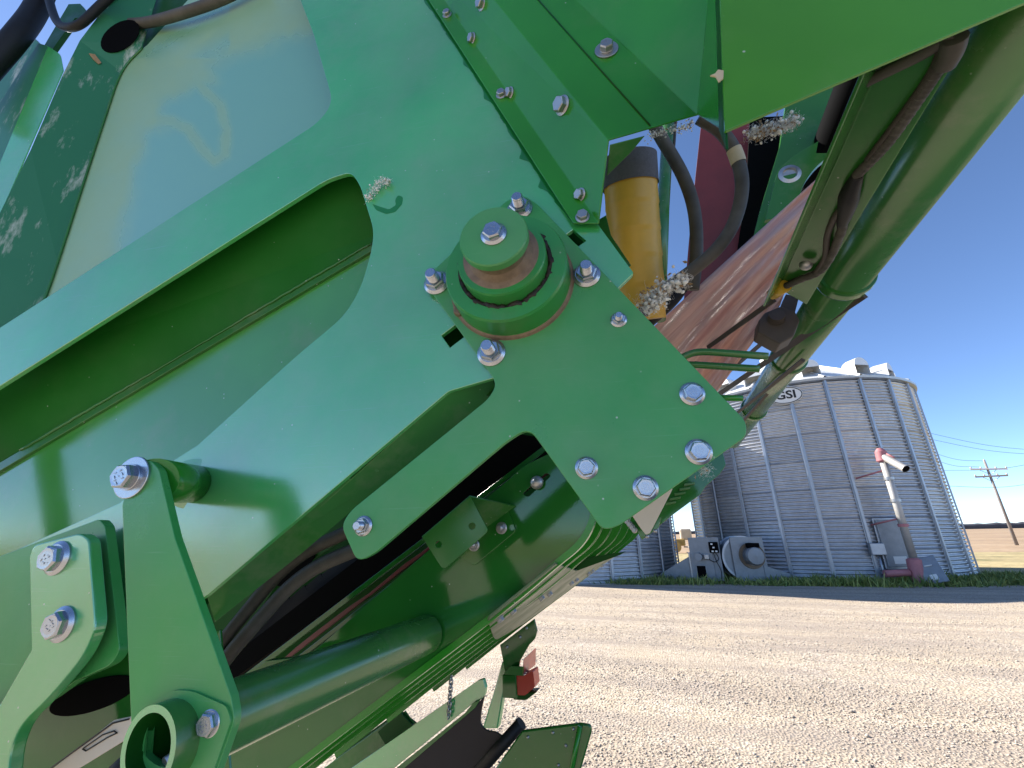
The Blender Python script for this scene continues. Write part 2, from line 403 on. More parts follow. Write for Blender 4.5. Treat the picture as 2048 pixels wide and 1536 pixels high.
# gravel yard: a gently rutted sheet with an uneven far edge
def gravel_yard():
    nx, ny = 150, 90
    xs = np.linspace(-30, 45, nx); V = []; Fc = []
    for j in range(ny):
        t = j / (ny - 1)
        for i, x in enumerate(xs):
            edge = 17.6 + .012 * max(0, x) ** 2 + .25 * math.sin(x * 1.3) + .12 * math.sin(x * 3.7) if x > -8 else 16 + .2 * math.sin(x)
            y = -30 + (edge + 30) * (t ** .8)
            z = .012 * math.sin(y * .9 + .3 * math.sin(x * .4)) + .008 * math.sin(x * .7 + y * 2.1)
            V.append((x, y, z))
    for j in range(ny - 1):
        for i in range(nx - 1):
            a = j * nx + i; Fc.append((a, a + 1, a + nx + 1, a + nx))
    return mesh('gravel_yard', V, Fc, M_GRAVEL, smooth=True, kind='structure')
gravel_yard()
def stones():
    n = 70000
    y = 3.0 + 13.0 * RNG.random(n) ** 1.6
    x = -1.6 - .12 * y + (2.2 + 1.0 * y) * RNG.random(n)
    n2 = np.sin(y * 2.3 + .5 * np.sin(x * .7)) * 1.1
    clump = n2 + .6 * np.sin(x * 1.7 + 2 * np.sin(y * .8)) + np.sin(y * 3.1 + x * .6) + RNG.normal(0, .7, n)
    keep = clump > -.7; x, y = x[keep], y[keep]; n = len(x)
    s = RNG.gamma(4, .0014, n) + .0028
    base = np.array([[1, 0, 0], [0, 1, 0], [-1, 0, 0], [0, -1, 0], [0, 0, .8], [0, 0, -.6]], float)
    fc = np.array([[0, 1, 4], [1, 2, 4], [2, 3, 4], [3, 0, 4], [1, 0, 5], [2, 1, 5], [3, 2, 5], [0, 3, 5]])
    jit = 1 + RNG.uniform(-.4, .4, (n, 6, 3)); V = base[None] * jit
    a = RNG.random(n) * 6.283; ca, sa = np.cos(a), np.sin(a)
    X = V[:, :, 0] * ca[:, None] - V[:, :, 1] * sa[:, None]; Yv = V[:, :, 0] * sa[:, None] + V[:, :, 1] * ca[:, None]
    zz = .012 * np.sin(y * .9 + .3 * np.sin(x * .4)) + .008 * np.sin(x * .7 + y * 2.1)
    V = np.stack([X * s[:, None] + x[:, None], Yv * s[:, None] + y[:, None], V[:, :, 2] * s[:, None] * .8 + (zz + s * .25)[:, None]], -1)
    Fa = (fc[None] + (np.arange(n) * 6)[:, None, None]).reshape(-1, 3)
    o = raw_mesh('loose_gravel', V.reshape(-1, 3), Fa, M_STONE, np.repeat(RNG.random(n), 6), kind='stuff')
    tag(o, 'loose crushed stones scattered over the gravel yard', 'gravel')
stones()

BR, BH, RINGS, SEGS = 4.95, 7.42, 7, 24
RH = BH / RINGS; SA = 2 * math.pi / SEGS
B1 = Vector((6.31, 24.24, 0)); B2 = Vector((-4.69, 21.85, 0))
def grass():
    V, T = [], []; pts = []
    for c, a0, a1, n in ((B1, -150, -20, 9000), (B2, -140, -20, 8000)):
        for _ in range(n):
            a = math.radians(random.uniform(a0, a1)); r = BR + .12 + abs(random.gauss(0, .75)) * (1.0 if random.random() < .8 else 1.6)
            pts.append((c.x + r * math.cos(a), c.y + r * math.sin(a)))
    for _ in range(5000): pts.append((random.uniform(-9, 13), 17.9 + random.gauss(0, .35) + max(0, .02 * 0)))
    for _ in range(5000):
        x = random.uniform(9, 30); pts.append((x, 19 + .018 * (x - 6) ** 2 + random.gauss(0, 1.0)))
    for x, y in pts:
        d = min(math.hypot(x - B1.x, y - B1.y), math.hypot(x - B2.x, y - B2.y))
        if d < BR + .1: continue
        edge = 17.6 + .012 * max(0, x) ** 2
        if y < edge - .3 + random.uniform(-.3, .25): continue
        if mnoise.noise(Vector((x * .9, y * .9, 0))) < random.uniform(-.5, .1): continue
        h = random.uniform(.06, .30) * (.7 + .8 * abs(mnoise.noise(Vector((x * .6, y * .6, 4))))) * (1.5 if random.random() < .08 else 1); a = random.random() * 6.283; wd = random.uniform(.012, .022)
        lx, ly = random.gauss(0, .10), random.gauss(0, .10); dx, dy = wd * math.cos(a), wd * math.sin(a)
        V += [(x - dx, y - dy, -.03), (x + dx, y + dy, -.03), (x + lx * .5 + dx * .6, y + ly * .5 + dy * .6, h * .6), (x + lx, y + ly, h)]
        t = random.random(); T += [t, t, t, t]
    V = np.array(V); n = len(V) // 4; i = np.arange(n)[:, None] * 4
    Fa = np.concatenate([i + np.array([[0, 1, 2]]), i + np.array([[0, 2, 3]])])
    o = raw_mesh('grass_strip', V, Fa, M_GRASS, np.array(T), kind='stuff')
    tag(o, 'strip of green weeds and grass along the bin foundations', 'grass')
grass()
def tree_line():
    V, Fc = [], []
    n = 260
    for i in range(n + 1):
        x = -700 + 2000 * i / n; h = 6.5 + 2.5 * math.sin(i * .13) + random.uniform(-1.2, 1.2)
        for dy, dz in ((0, -2), (-4, h * .6), (2, h), (14, h * .5), (18, -2)): V.append((x, 900 + dy, dz))
    for i in range(n):
        for k in range(4):
            a = i * 5 + k; Fc.append((a, a + 1, a + 6, a + 5))
    o = mesh('tree_line', V, Fc, M_TREES, smooth=True, kind='stuff'); tag(o, 'low dark line of far trees along the horizon', 'trees')
tree_line()

# ================================================================== GRAIN BINS
def wall_panel_mesh():
    ncor, per, cols = 8, 6, 3; V, Fc = [], []
    rows = ncor * per
    for j in range(rows + 1):
        z = RH * j / rows; r = BR + .03 * math.cos(2 * math.pi * j / per)
        for i in range(cols + 1):
            a = -SA / 2 + SA * i / cols; V.append((r * math.cos(a), r * math.sin(a), z))
    for j in range(rows):
        for i in range(cols):
            a = j * (cols + 1) + i; Fc.append((a, a + 1, a + cols + 2, a + cols + 1))
    me = bpy.data.meshes.new('wall_panel'); me.from_pydata(V, [], Fc); me.polygons.foreach_set('use_smooth', [True] * len(Fc)); me.materials.append(M_GALV); return me
def stiff_mesh():
    V, Fc = [], []; prof = [(-.075, .03), (-.05, .035), (-.04, .085), (.04, .085), (.05, .035), (.075, .03)]
    zs = []
    for k in range(RINGS): zs += [(k * RH + .012, 0), ((k + 1) * RH - .012, 0), ((k + 1) * RH - .011, -.012), ((k + 1) * RH + .011, -.012)]
    zs = zs[:-2]
    for z, o in zs:
        for t, r in prof: V.append((BR + r + o, t, z))
    n = len(prof)
    for j in range(len(zs) - 1):
        for i in range(n - 1): a = j * n + i; Fc.append((a, a + 1, a + n + 1, a + n))
    me = bpy.data.meshes.new('stiffener'); me.from_pydata(V, [], Fc); me.materials.append(M_STIFF); return me
def roof_mesh():
    V, Fc = [], []; rp, sl = .45, math.tan(math.radians(29)); re = BR + .16
    prof = [(-.5, .075), (-.47, .075), (-.455, .0), (.455, .0), (.47, .075), (.5, .075)]
    for r in (re, (re + rp) / 2, rp):
        for t, h in prof:
            a = t * SA; V.append((r * math.cos(a), r * math.sin(a), BH + .02 + (re - r) * sl + h * (r / re) ** .3))
    for j in range(2):
        for i in range(5): a = j * 6 + i; Fc.append((a, a + 1, a + 7, a + 6))
    me = bpy.data.meshes.new('roof_panel'); me.from_pydata(V, [], Fc); me.materials.append(M_ROOF); return me
ME_P, ME_S, ME_R = wall_panel_mesh(), stiff_mesh(), roof_mesh()
def vent_mesh():
    V, Fc = [], []; n = 12; w_, L = .34, .62      # hood: half round top, open slanted mouth towards the eave
    for x, sc in ((0, .9), (.12, 1.0), (L, 1.0)):
        for i in range(n + 1):
            a = math.pi * i / n; V.append((x, w_ * sc * math.cos(a), .12 + .34 * sc * math.sin(a)))
    for j in range(2):
        for i in range(n): a = j * (n + 1) + i; Fc.append((a, a + n + 1, a + n + 2, a + 1))
    Fc.append(tuple(range(n + 1)));
    b = len(V); V += [(0, .31, -.25), (0, -.31, -.25), (L, -.34, -.45), (L, .34, -.45)]
    Fc += [(0, n, b + 1, b), (0, b, b + 3, 2 * (n + 1)), (n, 2 * (n + 1) + n, b + 2, b + 1)]
    Fc.append(tuple(2 * (n + 1) + i for i in range(n + 1)))
    me = bpy.data.meshes.new('roof_vent'); me.from_pydata(V, [], Fc); me.materials.append(M_ROOF); return me
ME_V = vent_mesh()
def grain_bin(c, label, a0, vents):
    t = thing('grain_bin', c, label, 'grain bin', 'grain bins at the edge of the yard')
    for s in range(SEGS):
        a = a0 + s * SA
        for k in range(RINGS):
            m = Matrix.Translation(c + Vector((0, 0, k * RH))) @ Matrix.Rotation(a + SA / 2, 4, 'Z'); link('wall_panel', ME_P, t, matrix=m)
        m = Matrix.Translation(c) @ Matrix.Rotation(a, 4, 'Z')
        link('stiffener', ME_S, t, matrix=m); link('roof_panel', ME_R, t, matrix=Matrix.Translation(c) @ Matrix.Rotation(a + SA / 2, 4, 'Z'))
    T = Matrix.Translation(c)
    lathe('eave_ring', [(BR + .02, BH - .08), (BR + .15, BH - .04), (BR + .17, BH + .05), (BR + .1, BH + .05)], T, M_STIFF, t, 72)
    lathe('roof_collar', [(.5, BH + 2.55), (.5, BH + 2.9), (.0, BH + 3.05)], T, M_ROOF, t, 24)
    lathe('foundation', [(BR + .05, .02), (BR + .35, .02), (BR + .4, -.1)], T, M_CONC, t, 64)
    for a in vents:
        a = math.radians(a); r = BR * .86
        m = T @ Matrix.Rotation(a, 4, 'Z') @ Matrix.Translation((r - .3, 0, BH + (BR + .16 - r) * math.tan(math.radians(29)) + .12))
        link('roof_vent', ME_V, t, matrix=m)
    return t
bin1 = grain_bin(B1, 'corrugated steel grain bin with oval sign and auger, nearer the power pole', math.radians(4.5), [-132, -115, -88, -62, -38, -15, 20, 60, 100, 150])
bin2 = grain_bin(B2, 'corrugated steel grain bin partly hidden behind the green harvester underside', math.radians(1), [-140, -60, 0, 60, 120])
def on_wall(px, py, c, r=BR + .09):
    d = ray(px, py); o = EYE - c
    a = d.x ** 2 + d.y ** 2; b = 2 * (o.x * d.x + o.y * d.y); k = o.x ** 2 + o.y ** 2 - r * r
    t = (-b - math.sqrt(max(0, b * b - 4 * a * k))) / (2 * a); p = EYE + d * t
    n = Vector((p.x - c.x, p.y - c.y, 0)).normalized(); return p, n
def text_mesh(txt, size, name, mat, M, parent, ext=.004):
    cu = bpy.data.curves.new(name, 'FONT'); cu.body = txt; cu.size = size; cu.align_x = 'CENTER'; cu.align_y = 'CENTER'; cu.extrude = ext; cu.offset = size * .025; cu.resolution_u = 3
    ob = bpy.data.objects.new('tmp', cu); COL.objects.link(ob)
    me = bpy.data.meshes.new_from_object(ob.evaluated_get(bpy.context.evaluated_depsgraph_get())); bpy.data.objects.remove(ob)
    for v in me.vertices: v.co = M @ v.co
    me.materials.clear(); me.materials.append(mat); return link(name, me, parent)
# oval maker's sign
p, n = on_wall(1571, 791, B1, BR + .11); Mx = frame(n, p, Vector((0, 0, 1)).cross(n))
def disc(name, M, rx, ry, t, mat, parent, nn=40):
    vs = [M @ Vector((rx * math.cos(2 * math.pi * i / nn), ry * math.sin(2 * math.pi * i / nn), z)) for z in (0, t) for i in range(nn)]
    fs = [tuple(range(nn, 2 * nn)), tuple(range(nn - 1, -1, -1))] + [(i, (i + 1) % nn, nn + (i + 1) % nn, nn + i) for i in range(nn)]
    return mesh(name, vs, fs, mat, parent)
sg = disc('oval_sign', Mx, .60, .36, .02, M_WHITE, bin1)
ring = [Mx @ Vector((.565 * math.cos(2 * math.pi * i / 48), .325 * math.sin(2 * math.pi * i / 48), .024)) for i in range(49)]
tube('sign_border', ring, .016, M_INK, sg, 6, curve=False, cap=False)
text_mesh('GSI', .46, 'lettering', M_INK, Mx @ Matrix.Translation((0, 0, .026)) @ Matrix.Diagonal((1.12, 1, 1, 1)), sg)
# bin door, junction box
p, n = on_wall(1787, 1086, B1, BR + .12); Md = frame(n, p, Vector((0, 0, 1)).cross(n))
d_ = box('bin_door', Md, .78, 1.55, .06, M_GREY, bin1, .02)
box('notice', Md @ Matrix.Translation((.05, -.55, .034)), .42, .24, .004, M_WHITE, d_, 0)
box('door_frame', Md @ Matrix.Translation((0, 0, -.05)), .9, 1.68, .05, M_STIFF, d_, .02)
p, n = on_wall(1754, 1098, B1, BR + .2); Mj = frame(n, p, Vector((0, 0, 1)).cross(n))
jb = thing('junction_box', (p.x, p.y, 0), 'grey electric junction box on conduit left of the bin door', 'electric box')
box('case', Mj, .46, .40, .16, M_GREY, jb, .02)
box('lid', Mj @ Matrix.Translation((0, 0, .085)), .42, .36, .015, M_STIFF, jb, .006)
tube('conduit', [Mj @ Vector((0, -.2, 0)), Mj @ Vector((0.0, -p.z + .0, 0))], .03, M_STIFF, jb, 8, curve=False)
# vertical auger with spout
AD = 20.15
ab = atdist(1832, 1133, AD); at_ = atdist(1772, 925, AD); at_ = Vector((ab.x, ab.y, at_.z)); 
au = thing('unload_auger', (ab.x, ab.y, 0), 'upright pale auger tube with faded red fittings beside the bin door', 'auger')
top = Vector((ab.x, ab.y, atdist(1757, 905, AD).z))
tube('auger_tube', [Vector((ab.x, ab.y, .75)), top], .115, M_AUGER, au, 16, curve=False)
for zz in (.33, .55, .75):
    z = .6 + (top.z - .6) * zz; lathe('band', [(.131, z - .05), (.15, z - .05), (.15, z + .05), (.131, z + .05)], Matrix.Translation((ab.x, ab.y, 0)), M_PINKRED if zz == .33 else M_STEEL, au, 16)
lathe('boot', [(.0, .02), (.26, .02), (.21, .75), (.135, .8)], Matrix.Translation((ab.x, ab.y, 0)), M_PINKRED, au, 16)
lathe('head', [(.15, top.z - .35), (.19, top.z - .3), (.17, top.z + .02), (.09, top.z + .14), (0, top.z + .16)], Matrix.Translation((ab.x, ab.y, 0)), M_PINKRED, au, 16)
spe = atdist(1812, 938, AD - .6)
sp = tube('spout', [top + Vector((0, 0, -.12)), spe], .125, M_AUGER, au, 16, curve=False, cap=False)
tube('spout_bore', [top.lerp(spe, .85), spe], .112, M_BLACK, sp, 16, curve=False)
tube('spout_rib', [top + Vector((.05, 0, .02)), top.lerp(spe, .6) + Vector((0, 0, .16))], .03, M_PINKRED, sp, 8, curve=False)
for zz, px, py in ((.62, 1712, 957), (.25, 1742, 1050)):
    z = top.z * zz; q, nn = on_wall(px, py, B1, BR + .05)
    tube('brace', [Vector((ab.x, ab.y, q.z + .2)), q], .03, M_PINKRED, au, 8, curve=False)
tube('motor', [Vector((ab.x - .95, ab.y - .1, .32)), Vector((ab.x - .25, ab.y - .05, .36))], .11, M_PINKRED, au, 12, curve=False)
# leaning sheet-metal cover
q = atdist(1854, 1122, 20.0); Ml = Matrix.Translation((q.x, q.y, .45)) @ Matrix.Rotation(-math.radians(22), 4, 'Z') @ Matrix.Rotation(math.radians(-14), 4, 'Y') @ Matrix.Rotation(math.radians(-16), 4, 'X')
lc = thing('leaning_cover', (q.x, q.y, 0), 'grey sheet metal cover leaning on the bin beside the auger boot', 'metal cover')
box('cover_panel', Ml, .60, .05, .80, M_GREY, lc, .02); box('side_lip', Ml @ Matrix.Translation((-.29, .13, 0)), .03, .26, .78, M_GREY, lc, .008)
box('notice', Ml @ Matrix.Translation((0, -.028, -.22)), .18, .006, .16, M_WHITE, lc, 0); box('handle', Ml @ Matrix.Translation((.02, -.045, .12)), .2, .04, .03, M_WHITE, lc, .008)
# fans
def fan_box():
    q = ground_at(1418, 1158); q = atdist(1418, 1158, 18.7); X = Vector((q.y, -q.x, 0)).normalized(); ang = math.atan2(X.y, X.x)
    M = Matrix.Translation((q.x, q.y, 0)) @ Matrix.Rotation(ang - .10, 4, 'Z')
    t = thing('centrifugal_fan', (q.x, q.y, 0), 'square grey fan housing with duct at the gap between bins', 'fan')
    T = Matrix.Translation
    box('housing', M @ T((0, .35, .78)), 1.05, .7, 1.5, M_GREY, t, .015)
    hp = box('face_panel', M @ T((-.14, -.025, .78)), .78, .04, 1.5, M_GREY, t, .006)
    box('louvre_frame', M @ T((-.2, -.055, .33)), .40, .03, .52, M_GREY, t, .006); box('louvre_opening', M @ T((-.2, -.072, .33)), .30, .01, .42, M_BLACK, t, 0)
    tube('motor', [M @ Vector((-.22, -.04, .86)), M @ Vector((-.22, -.32, .86))], .13, M_GREY, t, 16, curve=False)
    box('motor_box', M @ T((.05, -.12, .86)), .17, .16, .18, M_STEEL, t, .02)
    cb = box('control_box', M @ T((.34, -.09, 1.18)), .32, .12, .38, M_BLACK, t, .02)
    for dx, dz in ((-.05, .12), (.0, 0), (-.05, -.13), (.08, -.13)): box('control_label', M @ T((.34 + dx, -.155, 1.18 + dz)), .07, .006, .05, M_WHITE, cb, 0)
    tube('cable', [M @ Vector(v) for v in ((.38, -.1, 1.0), (.45, -.12, .8), (.3, -.12, .68), (.1, -.12, .78))], .014, M_RUBBER, t, 6)
    tube('cable', [M @ Vector(v) for v in ((.3, -.1, 1.0), (.36, -.08, .7), (.46, -.07, .4), (.44, -.07, .1))], .014, M_RUBBER, t, 6)
    # tapered duct towards the left bin
    V = [M @ Vector(v) for v in ((-.6, 0, .05), (-.6, .6, .05), (-.6, 0, .85), (-.6, .6, .85), (-1.75, .1, .05), (-1.75, .6, .05), (-1.75, .1, .22), (-1.75, .6, .22))]
    mesh('duct', V, [(0, 2, 6, 4), (1, 5, 7, 3), (2, 3, 7, 6), (0, 4, 5, 1), (4, 6, 7, 5), (0, 1, 3, 2)], M_GREY, t, bevel=.01)
    box('duct_flange', M @ T((-.56, .3, .5)), .06, .72, 1.0, M_STEEL, t, .006)
fan_box()
def fan_round():
    q = atdist(1500, 1156, 18.9); ang = math.atan2(-q.x, q.y)
    M = Matrix.Translation((q.x, q.y, 0)) @ Matrix.Rotation(ang + .35, 4, 'Z'); T = Matrix.Translation
    t = thing('axial_fan', (q.x, q.y, 0), 'grey fan with round drum and exposed motor before the bin wall', 'fan')
    Mf = frame(M.to_3x3() @ Vector((0, -1, 0)), M @ Vector((-.05, .4, .82)))
    lathe('drum', [(.0, -.3), (.70, -.3), (.70, .3), (.0, .3)], Mf, M_GREY, t, 32)
    for h in (-.3, .3): lathe('drum_flange', [(.68, h - .02), (.76, h - .02), (.76, h + .02), (.68, h + .02)], Mf, M_STIFF, t, 32)
    fp = box('face_plate', M @ T((.12, .05, .78)), 1.15, .05, 1.5, M_GREY, t, .01)
    Mm = frame(M.to_3x3() @ Vector((0, -1, 0)), M @ Vector((.22, .05, .88)))
    lathe('inlet_ring', [(.30, .0), (.46, .0), (.44, .08), (.34, .06)], Mm, M_RUST, t, 24)
    lathe('motor', [(.0, .0), (.30, .0), (.32, .32), (.28, .4), (.0, .42)], Mm, M_GREY, t, 24)
    box('control_box', M @ T((.22, -.2, 1.24)), .42, .2, .16, M_BLACK, t, .02)
    V = [M @ Vector(v) for v in ((.55, 0, .02), (.55, .7, .02), (.55, 0, .55), (.55, .7, .55), (1.5, .2, .02), (1.5, .8, .02), (1.5, .2, .25), (1.5, .8, .25))]
    mesh('duct', V, [(0, 2, 6, 4), (1, 5, 7, 3), (2, 3, 7, 6), (0, 4, 5, 1), (4, 6, 7, 5), (0, 1, 3, 2)], M_GREY, t, bevel=.01)
fan_round()
# power pole and wires
pb = ground_at(2034, 1090); PT = atdist(1973, 924, math.hypot(pb.x, pb.y)).z
pole = thing('utility_pole', (pb.x, pb.y, 0), 'weathered wooden power pole with two crossarms by the field', 'power pole')
tube('post', [Vector((pb.x, pb.y, -.1)), Vector((pb.x, pb.y, PT))], lambda t: .15 - .05 * t, M_WOOD, pole, 12, curve=False)
ax = Vector((.92, -.38, 0))
for dz, L, mm, tl in ((-.75, 1.35, M_CERAM, .10), (-1.5, 1.2, M_WOOD, .03)):
    c = Vector((pb.x, pb.y - .15, PT + dz)); Ma = frame((0, 0, 1), c, ax) @ Matrix.Rotation(tl, 4, 'Y')
    arm = box('crossarm', Ma, 2 * L, .13, .16, mm, pole, .01)
    for s in (-.95, -.4, .4, .95):
        lathe('insulator', [(0, .08), (.05, .08), (.08, .14), (.05, .24), (0, .26)], Ma @ Matrix.Translation((s * L, 0, 0)), M_CERAM, arm, 8)
    for s in (-1, 1): tube('brace', [c + ax * s * .7, c + Vector((0, 0, -.6))], .025, M_STEEL, arm, 6, curve=False)
lathe('cap_insulator', [(0, PT), (.07, PT), (.1, PT + .15), (.06, PT + .28), (0, PT + .3)], Matrix.Translation((pb.x, pb.y, 0)), M_CERAM, pole, 8)
M_WIRE = simple('dark_wire', (.05, .05, .055), .5, .5)
for k, (x0, y0, x1, y1, lab) in enumerate(((1840, 862, 2120, 904, 'highest thin power line sagging behind the bin'), (1840, 874, 2120, 912, 'second thin power line sagging behind the bin'),
                                      (1845, 898, 1972, 922, 'thin wire reaching the top of the power pole'), (1845, 910, 1958, 934, 'thin wire reaching the upper crossarm of the pole'),
                                      (1880, 941, 2120, 915, 'thin wire crossing beside the pole top to the right'), (1890, 972, 2120, 957, 'lowest thin wire crossing the pole below its crossarms'))):
    a = atdist(x0, y0, 62); b = atdist(x1, y1, 68); m_ = (a + b) / 2 - Vector((0, 0, .45))
    tag(tube('power_wire', [a, m_, b], .016, M_WIRE, None, 5, k=10), lab, 'wire', 'power lines')
# things seen in the gap between the bins
q = atdist(1366, 1112, 46); im = thing('farm_implement', (q.x, q.y, 0), 'yellow wheeled farm implement glimpsed in the gap between bins', 'farm machine')
Mi = Matrix.Translation((q.x, q.y, 0))
box('body', Mi @ Matrix.Translation((-.1, 0, .9)), .9, 2.0, .6, M_YMACH, im, .1); box('hopper', Mi @ Matrix.Translation((.5, 0, 1.6)), 1.0, 1.6, 1.0, M_TANB, im, .15)
tube('wheel', [q * 0 + Vector((q.x - .6, q.y - 1.3, .55)), Vector((q.x - .6, q.y - .95, .55))], .55, M_YMACH, im, 20, curve=False)
tube('drawbar', [Vector((q.x + .2, q.y - .6, .5)), Vector((q.x + 1.1, q.y - 2.0, .45))], .07, M_STEEL, im, 8, curve=False)

# ================================================================== THE GREEN HARVESTER
HV = thing('cotton_harvester', (-0.6, 2.2, 0), 'large green cotton harvester, its rear side plate and underside filling the view', 'farm machine')
# ---- fasteners (shared meshes, unit flange radius, pointing +z)
def ngon_ring(V, r, z, n, rot=0):
    b = len(V); V += [(r * math.cos(2 * math.pi * i / n + rot), r * math.sin(2 * math.pi * i / n + rot), z) for i in range(n)]; return b
def bolt_mesh(kind):
    V, Fc, sm = [], [], []
    def stack(prof, n, smooth, rot=0):
        for k in range(len(prof) - 1):
            a = ngon_ring(V, *prof[k], n, rot); b = ngon_ring(V, *prof[k + 1], n, rot)
            for i in range(n): Fc.append((a + i, a + (i + 1) % n, b + (i + 1) % n, b + i)); sm.append(smooth)
        a = ngon_ring(V, *prof[-1], n, rot); Fc.append(tuple(range(a, a + n))); sm.append(False)
    fl = 28
    if kind == 'washer': stack([(1.0, 0), (1.0, .10), (.97, .12), (.05, .12)], fl, True); stack([(.62, .12), (.62, .2), (.6, .22), (.05, .22)], fl, True); h0, hr, ht = .2, .60, .66
    elif kind == 'small': stack([(1.0, 0), (1.0, .10), (.75, .2)], fl, True); h0, hr, ht = .1, .82, .85
    else: stack([(1.0, 0), (1.0, .10), (.80, .26), (.05, .28)], fl, True); h0, hr, ht = .1, .76, .66
    stack([(hr, h0), (hr, ht - .10), (hr * .88, ht)], 6, False)
    if kind == 'dome': V.clear(); Fc.clear(); sm.clear(); stack([(1.0, 0), (1, .1), (.9, .45), (.65, .75), (.3, .93), (.02, 1)], fl, True)
    if kind == 'stud':
        pr = []; z = ht
        for k in range(7): pr += [(.44, z), (.39, z + .045)]; z += .09
        pr += [(.43, z), (.43, z + .03), (.36, z + .1)]
        stack(pr, 16, True)
    elif kind in ('bolt', 'washer'): stack([(hr * .80, ht), (hr * .78, ht + .012), (hr * .6, ht + .004)], 24, False)
    if kind in ('bolt', 'washer'):
        for (x, y, a, L) in ((-.28, .18, .2, .16), (-.10, .24, 1.4, .13), (.06, .22, .1, .14), (.24, .14, 1.2, .15), (-.22, -.16, 1.3, .12), (-.02, -.20, .3, .17), (.2, -.14, 1.5, .12), (.0, .02, .8, .1)):
            ca, sa = math.cos(a), math.sin(a); b0 = len(V); zz = ht + .012
            for dx, dy in ((-L / 2, -.022), (L / 2, -.022), (L / 2, .022), (-L / 2, .022)):
                for dz in (0, .022): V.append((x + dx * ca - dy * sa, y + dx * sa + dy * ca, zz + dz))
            Fc.append((b0 + 1, b0 + 3, b0 + 5, b0 + 7)); sm.append(False)
            for k in range(4): i0, i1 = b0 + 2 * k, b0 + 2 * ((k + 1) % 4); Fc.append((i0, i1, i1 + 1, i0 + 1)); sm.append(False)
    me = bpy.data.meshes.new(kind); me.from_pydata(V, [], Fc); me.polygons.foreach_set('use_smooth', sm); me.materials.append(M_ZINC); return me
BM = {k: bolt_mesh(k) for k in ('bolt', 'stud', 'washer', 'small', 'dome')}
BMS = {}
for k in BM: BMS[k] = BM[k].copy(); BMS[k].materials.clear(); BMS[k].materials.append(M_STEEL)
def bolt(px, py, plane, rpx, parent, kind='bolt', off=0, dirn=None, steel=False, name=None):
    p = plane(px, py, off); r = (plane(px + rpx, py) - plane(px - rpx, py)).length / 2
    z = dirn or -plane.n
    M = frame(z, p, Vector((math.cos(px), .1, math.sin(px)))) @ Matrix.Scale(r, 4)
    return link(name or ('nut_and_stud' if kind == 'stud' else 'bolt'), (BMS if steel else BM)[kind], parent, matrix=M)
def bolt3(p, z, r, parent, kind='bolt', steel=False):
    return link('nut_and_stud' if kind == 'stud' else 'bolt', (BMS if steel else BM)[kind], parent, matrix=frame(z, p, Vector((.3, .1, 1))) @ Matrix.Scale(r, 4))

# ---- 0 unseen wall and roof added behind the side plate to block sun and sky
box('sun_block_wall', Matrix.Translation((-2.45, 2.35, 2.5)), .04, 2.7, 3.4, M_DARK, HV, .01)
box('sky_block_roof', Matrix.Translation((-1.42, 2.35, 3.75)), 2.0, 2.6, .05, M_DARK, HV, .01)
# ---- 1 side plate with its long slot
slot = [(-140, 860), (655, 358, 40), (702, 344, 14), (720, 370, 20), (748, 462, 70), (742, 505, 30), (722, 575, 60), (688, 632, 60), (600, 705, 40), (395, 890), (340, 925), (240, 1005), (0, 1115), (-140, 1178)]
plate_out = [(566, -90), (627, 68, 8), (666, 205, 26), (636, 245, 26), (0, 655), (-200, 785), (-200, 1500), (95, 1405), (250, 1300), (415, 1190), (897, 783, 6), (985, 757), (1100, 790), (1238, 575), (1268, 546, 5), (1190, 440), (960, 60), (880, -90)]
PL = C(.80)
side = slab('side_plate', plate_out, PL, .012, M_PLATE, HV, holes=[slot, [(883, 671), (912, 649), (930, 672), (900, 695)], [(1131, 470), (1146, 459), (1172, 481), (1157, 492)]], bevel=.0015)
stp = Plane(PL.p0 - PL.n * .0006, PL.n)
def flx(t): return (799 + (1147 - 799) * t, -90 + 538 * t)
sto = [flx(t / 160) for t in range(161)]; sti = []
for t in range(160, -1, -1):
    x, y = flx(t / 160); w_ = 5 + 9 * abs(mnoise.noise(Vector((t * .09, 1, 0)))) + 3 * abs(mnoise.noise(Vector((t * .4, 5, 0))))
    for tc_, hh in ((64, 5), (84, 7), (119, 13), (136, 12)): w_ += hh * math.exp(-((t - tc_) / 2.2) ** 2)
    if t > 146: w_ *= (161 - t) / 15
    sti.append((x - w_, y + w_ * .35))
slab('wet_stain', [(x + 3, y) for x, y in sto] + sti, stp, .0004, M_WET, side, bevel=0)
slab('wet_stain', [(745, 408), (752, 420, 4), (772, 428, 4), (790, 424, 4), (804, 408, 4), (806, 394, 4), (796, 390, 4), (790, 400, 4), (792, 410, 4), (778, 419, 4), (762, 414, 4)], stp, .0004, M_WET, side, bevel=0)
# plate edge flange seen below (turned-back lip)
slab('edge_lip', [(897, 785), (985, 758), (992, 775), (985, 800), (720, 1010), (700, 1000), (560, 1085)], P3(PL(897, 785, .013), PL(415, 1190, .013), PL(700, 1010, .11)), .004, M_OLIVE, HV)
slab('edge_lip', [(412, 1188), (700, 955), (730, 1000), (600, 1110), (430, 1245)], P3(PL(897, 785, .014), PL(415, 1190, .014), PL(700, 1010, .12)), .004, M_OLIVE, HV)
slab('inner_frame', [(840, 640), (1000, 430), (1120, 440), (1180, 470), (1190, 560), (1120, 720), (1010, 800), (930, 780)], C(.87), .006, M_DARK, HV)
